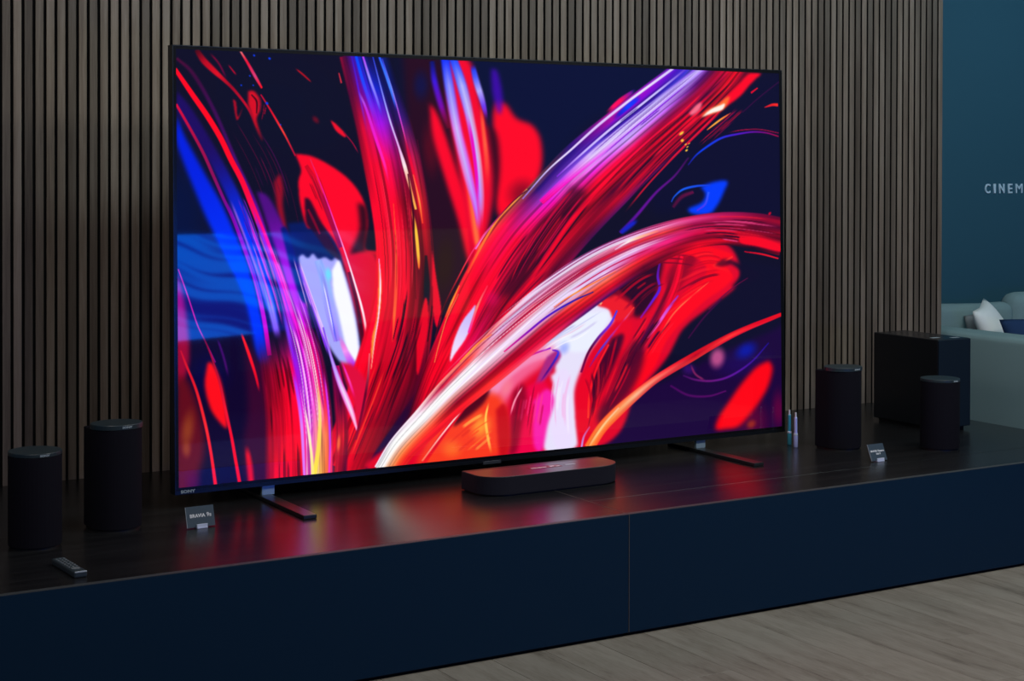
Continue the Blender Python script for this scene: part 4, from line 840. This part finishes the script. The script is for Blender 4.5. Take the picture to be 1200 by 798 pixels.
# ---------------------------------------------------------------- cylindrical speakers
def d_outline(r, back, n=28):
    P = [(r*math.cos(a), r*math.sin(a)) for a in [math.pi+math.pi*k/n for k in range(n+1)]]
    return P+[(r, back-.006), (r-.006, back), (-r+.006, back), (-r, back-.006)]
def circ(r, n=40, sy=1.0):
    return [(r*math.cos(2*math.pi*k/n), sy*r*math.sin(2*math.pi*k/n)) for k in range(n)]
def front_speaker(x, y, label):
    r = empty('speaker', (x, y, PT), label, 'speaker', 'round cloth speakers on the plinth')
    link('grille', prism(d_outline(.080, .068), .008, .312, .002, 2), M['grille'], r)
    link('base', prism([(a*.93, b_*.93) for a, b_ in d_outline(.080, .068)], 0, .009), M['dark'], r)
    c_ = link('top_cap', prism(circ(.0802, sy=.86), .3121, .328, .002, 2), M['cap'], r)
    c_.location = (0, -.0115, 0)
    t = text_mesh('SONY', .009, .0003, 1.35)
    link('maker_logo', t, M['logo'], c_, loc=(.012, -.0698, .3205), rot=(math.pi/2, 0, math.radians(8)))
    return r
def rear_speaker(x, y, label):
    r = empty('speaker', (x, y, PT), label, 'speaker', 'round cloth speakers on the plinth')
    link('grille', prism(circ(.0770), .007, .270, .002, 2), M['grille'], r)
    link('base', prism(circ(.0715), 0, .008), M['dark'], r)
    c_ = link('top_cap', prism(circ(.0772), .2701, .282, .002, 2), M['cap'], r)
    t = text_mesh('SONY', .008, .0003, 1.35)
    link('maker_logo', t, M['logo'], c_, loc=(.008, -.0776, .2755), rot=(math.pi/2, 0, math.radians(6)))
    return r
rear_speaker(-1.8147, -.2886, 'shorter round black cloth speaker nearest the left edge, behind the remote control')
front_speaker(-1.5375, -.172, 'taller black cloth speaker with raised round cap, left of the television')
front_speaker(1.3979, -.2112, 'taller black cloth speaker with raised round cap, right of the television behind a small card')
rear_speaker(1.7318, -.4190, 'shorter round black cloth speaker standing in front of the subwoofer')

# ---------------------------------------------------------------- subwoofer
sw = empty('subwoofer', (2.103, .055, PT), 'tall black box subwoofer at the right end of the plinth', 'subwoofer')
link('cabinet', box(-.095, .095, -.190, .195, .016, .392, .005, 3), M['sub'], sw)
link('base', box(-.080, .080, -.170, .175, 0, .017), M['dark'], sw)
link('grille', box(-.0935, .0935, -.1965, -.1895, .018, .3905, .002, 1), M['sub_front'], sw)
for (xx, yy) in ((-.035, -.115), (.045, -.150)):
    link('indicator', box(xx-.022, xx+.022, yy-.010, yy+.010, .3921, .3926), M['logo'], sw)

# ---------------------------------------------------------------- name cards in clear holders
def card(x, y, rz, rows, label, wd, ht, lean):
    r = empty('name_card', (x, y, PT), label, 'sign', 'small product cards on the plinth', rz)
    c, s = math.cos(lean), math.sin(lean)
    def L(b):
        for v in b.verts:
            yy, zz = v.co.y, v.co.z
            v.co.y = yy*c+zz*s; v.co.z = -yy*s+zz*c+.0035
        return b
    link('card', L(box(-wd/2, wd/2, 0, .0022, 0, ht)), M['card'], r)
    link('card_edge', L(box(-wd/2-.0016, -wd/2, 0, .0022, 0, ht)), M['cardedge'], r)
    h = link('holder', box(-.0175, .0175, -.0085, .016, 0, .0045, .0008, 1), M['acrylic'], r)
    h['label'] = 'small clear acrylic holder'
    link('clip', box(-.0175, .0175, -.0068, -.0022, .0040, .0135, .0008, 1), M['acrylic'], h)
    for txt, size, zz, xx, sx in rows:
        t = text_mesh(txt, size, .00035, sx)
        for v in t.verts:
            v.co = Vector((v.co.x+xx, -.0003-v.co.z, v.co.y+zz))
        link('lettering', L(t), M['white'], r)
    return r
card(-1.3085, -.3080, .04, [('BRAVIA', .0150, .0345, -.010, 1.0), ('9', .0170, .0355, .0245, 1.0), ('II', .0120, .0335, .0325, 1.0)], 'small dark name card reading BRAVIA 9 in front of the left foot of the television', .091, .064, .30)
card(1.3215, -.5120, .0, [('BRAVIA Theatre', .0098, .0370, 0, 1.0), ('Sub 9', .0098, .0265, .002, 1.0)], 'small dark name card with two lines of print between the two right speakers', .078, .065, .42)

# ---------------------------------------------------------------- slim tubes beside the television
def tube(x, y, mat, h, label):
    r = empty('spray_tube', (x, y, PT), label, 'bottle', 'slim tubes beside the television')
    link('body', lathe([(.0080, 0), (.0088, .001), (.0088, .046), (.0083, .050), (.0066, .060), (.0064, h-.024), (.0058, h-.020)]), mat, r, True)
    link('collar', lathe([(.0090, .047), (.0091, .048), (.0087, .054), (.0084, .055)]), M['silver'], r, True)
    link('cap', lathe([(.0048, h-.0205), (.0050, h-.019), (.0034, h-.015), (.0034, h-.001), (.0028, h)]), M['silver'], r, True)
    return r
tube(1.2555, -.1050, M['tube_l'], .139, 'slim pale lavender metal tube, the right one of two beside the television')
tube(1.2715, -.0480, M['tube_t'], .141, 'slim dark teal metal tube, the left one of two beside the television')

# ---------------------------------------------------------------- remote control
rm = empty('remote_control', (-1.8130, -.6360, PT), 'slim dark remote control lying by the plinth edge at far left', 'remote control', None, .055)
link('body', box(-.0185, .0185, -.094, .094, 0, .0175, .004, 2), M['remote'], rm)
link('end_strip', box(-.0165, .0165, -.0948, -.0915, .0150, .0180), M['silver'], rm)['label'] = 'bright silver strip at the near end'
for j in range(7):
    for i in range(3):
        link('button', lathe([(.0034, .0174), (.0034, .0186), (.0026, .0190)], 10), M['button'], rm, loc=((i-1)*.0105, .075-j*.0175, 0))
link('direction_ring', lathe([(.0125, .0174), (.0125, .0184), (.0085, .0186)], 20), M['button'], rm, loc=(0, -.052, 0))

# ---------------------------------------------------------------- sofa
XA, SY0_, SY1_ = 2.95, .02, 1.30
sf = empty('sofa', (XA+1.05, .66, -.012), 'grey upholstered sofa against the teal wall behind the subwoofer', 'sofa')
ox, oy = -(XA+1.05), -.66
def soft_box(x0, x1, y0, y1, z0, z1, bev, seed, amp=.012):
    b = box(x0, x1, y0, y1, z0, z1, bev, 4)
    bmesh.ops.subdivide_edges(b, edges=b.edges[:], cuts=2, use_grid_fill=True)
    rg = random.Random(seed); ph = [rg.uniform(0, 6.28) for _ in range(6)]
    c = Vector(((x0+x1)/2, (y0+y1)/2, (z0+z1)/2))
    for v in b.verts:
        d = (v.co-c); n_ = Vector((d.x/(x1-x0), d.y/(y1-y0), d.z/(z1-z0)))
        k = amp*(math.sin(v.co.x*7+ph[0])*math.cos(v.co.z*9+ph[1])+math.sin(v.co.y*6+ph[2]))
        v.co += n_.normalized()*k if n_.length > 0 else Vector()
    return b
Z_ = .012
link('arm', soft_box(XA+ox, XA+.20+ox, SY0_+oy, SY1_-.02+oy, .06+Z_, .705+Z_, .035, 1, .003), M['sofa'], sf, True)
link('arm', soft_box(XA+1.95+ox, XA+2.15+ox, SY0_+oy, SY1_-.02+oy, .06+Z_, .705+Z_, .035, 2, .003), M['sofa'], sf, True)
link('base', box(XA+.19+ox, XA+1.96+ox, SY0_+.03+oy, SY1_-.02+oy, .06+Z_, .30+Z_, .02, 2), M['sofa'], sf)
link('backrest', soft_box(XA+.19+ox, XA+1.96+ox, 1.12+oy, SY1_-.01+oy, .28+Z_, .70+Z_, .03, 3, .003), M['sofa'], sf, True)
for k in range(2):
    link('seat_cushion', soft_box(XA+.205+k*.875+ox, XA+1.07+k*.875+ox, SY0_+oy, .98+oy, .295+Z_, .46+Z_, .04, 5+k, .004), M['sofa'], sf, True)
link('back_cushion', soft_box(XA+.205+ox, XA+.80+ox, .995+oy, 1.13+oy, .44+Z_, .800+Z_, .06, 8, .010), M['sofa'], sf, True)
link('back_cushion', soft_box(XA+.78+ox, XA+1.93+ox, .97+oy, 1.13+oy, .44+Z_, .835+Z_, .07, 11, .010), M['sofa'], sf, True)
for xx in (XA+.06, XA+2.09):
    for yy in (SY0_+.08, SY1_-.12):
        link('leg', box(xx-.025+ox, xx+.025+ox, yy-.025+oy, yy+.025+oy, 0, .07+Z_), M['dark'], sf)

def pillow(name, label, mat, c, u, v, th):
    """a stuffed square with pinched corners: half edges u and v, puffed along their normal"""
    c, u, v = Vector(c), Vector(u), Vector(v); n_ = u.cross(v).normalized()
    r = empty(name, c-Vector((0, 0, .0)), label, 'cushion', 'throw pillows on the sofa')
    b = bmesh.new(); G = 14; side = {}
    for s in (1, -1):
        for i in range(G+1):
            for j in range(G+1):
                a, d = i/G*2-1, j/G*2-1
                edge = i in (0, G) or j in (0, G)
                if edge and s == -1: side[(s, i, j)] = side[(1, i, j)]; continue
                k = (1-abs(a)**2.4)*(1-abs(d)**2.4)
                p = 1-.10*(1-abs(a*d))*max(abs(a), abs(d))**4
                side[(s, i, j)] = b.verts.new(u*a*p+v*d*p+n_*(s*th*math.sqrt(max(k, 0))))
    for s in (1, -1):
        for i in range(G):
            for j in range(G):
                q = [side[(s, i, j)], side[(s, i+1, j)], side[(s, i+1, j+1)], side[(s, i, j+1)]]
                b.faces.new(q if s == 1 else q[::-1])
    link('cover', b, mat, r, True)
    return r
pillow('throw_pillow', 'white throw pillow leaning on the grey sofa', M['pillow_w'], (3.3568, 0.7826, 0.6601), (0.1150, 0.0712, 0.0248), (0.0449, -0.0814, -0.1493), 0.060)
pillow('throw_pillow', 'navy throw pillow at the right edge of the picture on the grey sofa', M['pillow_n'], (3.3544, 0.5389, 0.6477), (0.1424, -0.0504, 0.0120), (-0.0039, -0.0459, -0.1195), 0.055)
pillow('throw_pillow', 'taupe grey throw pillow tucked behind the white one on the sofa', M['pillow_g'], (3.3824, 0.9303, 0.6413), (0.0498, -0.0180, 0.0200), (0.0064, -0.0287, -0.1197), 0.022)

# ---------------------------------------------------------------- the long blue display across the hall, seen as a reflection in the screen
A_, B_ = Vector((.62, -5.66, 0)), Vector((3.92, -7.25, 0))
vw = empty('display', ((A_+B_)/2).to_tuple(), 'long low display with blue waves standing opposite, mirrored in the left of the screen', 'display', None, math.atan2(A_.y-B_.y, A_.x-B_.x))
Lh = (A_-B_).length/2
_v, _u = np.mgrid[0:160, 0:800]; _v = _v/160.; _u = _u/800.
_X = (1-_u)*5.0
_t = _v-.24*_X-.05*np.sin(_X*2.1+.6)+.02*np.sin(_X*5.3+_v*4)+1.2
_f = noise2(5, (_t.ravel()+.3)/3, (_X.ravel()/5.2), 38, 3).reshape(_t.shape)*.6+noise2(6, (_t.ravel()+.3)/3, (_X.ravel()/5.2), 90, 4).reshape(_t.shape)*.4
_f = sm((_f-.32)/.34)
_q = np.interp(1-_u, [0, .30, .42, .56, .64, 1], [1, 1, .45, .30, .0, .0])[..., None]
WAVE = np.stack([0*_f, 16+70*_f, 128+84*_f], -1)*_q+np.array((20, 24, 20.))*(1-_q)
bmv = bmesh.new()
vs = [bmv.verts.new(p) for p in ((-Lh, 0, .53), (Lh, 0, .53), (Lh, 0, 1.26), (-Lh, 0, 1.26))]
f = bmv.faces.new(vs); uvl = bmv.loops.layers.uv.new('UVMap')
for lp, uv in zip(f.loops, ((0, 0), (1, 0), (1, 1), (0, 1))): lp[uvl].uv = uv
me = bpy.data.meshes.new('screen'); bmv.to_mesh(me); bmv.free()
me.materials.append(screen_material('blue_wave_screen', make_image('wave_picture', WAVE), WAVE_GAIN, 1.4))
o = bpy.data.objects.new('screen', me); C.objects.link(o); o.parent = vw
link('back_case', box(-Lh-.01, Lh+.01, .002, .05, .515, 1.275, .004, 1), M['case'], vw)
for xx in (-Lh*.6, Lh*.6):
    link('stand_foot', box(xx-.03, xx+.03, -.15, .2, 0, .012), M['foot'], vw)
    link('post', box(xx-.025, xx+.025, .012, .04, .011, .53), M['foot'], vw)
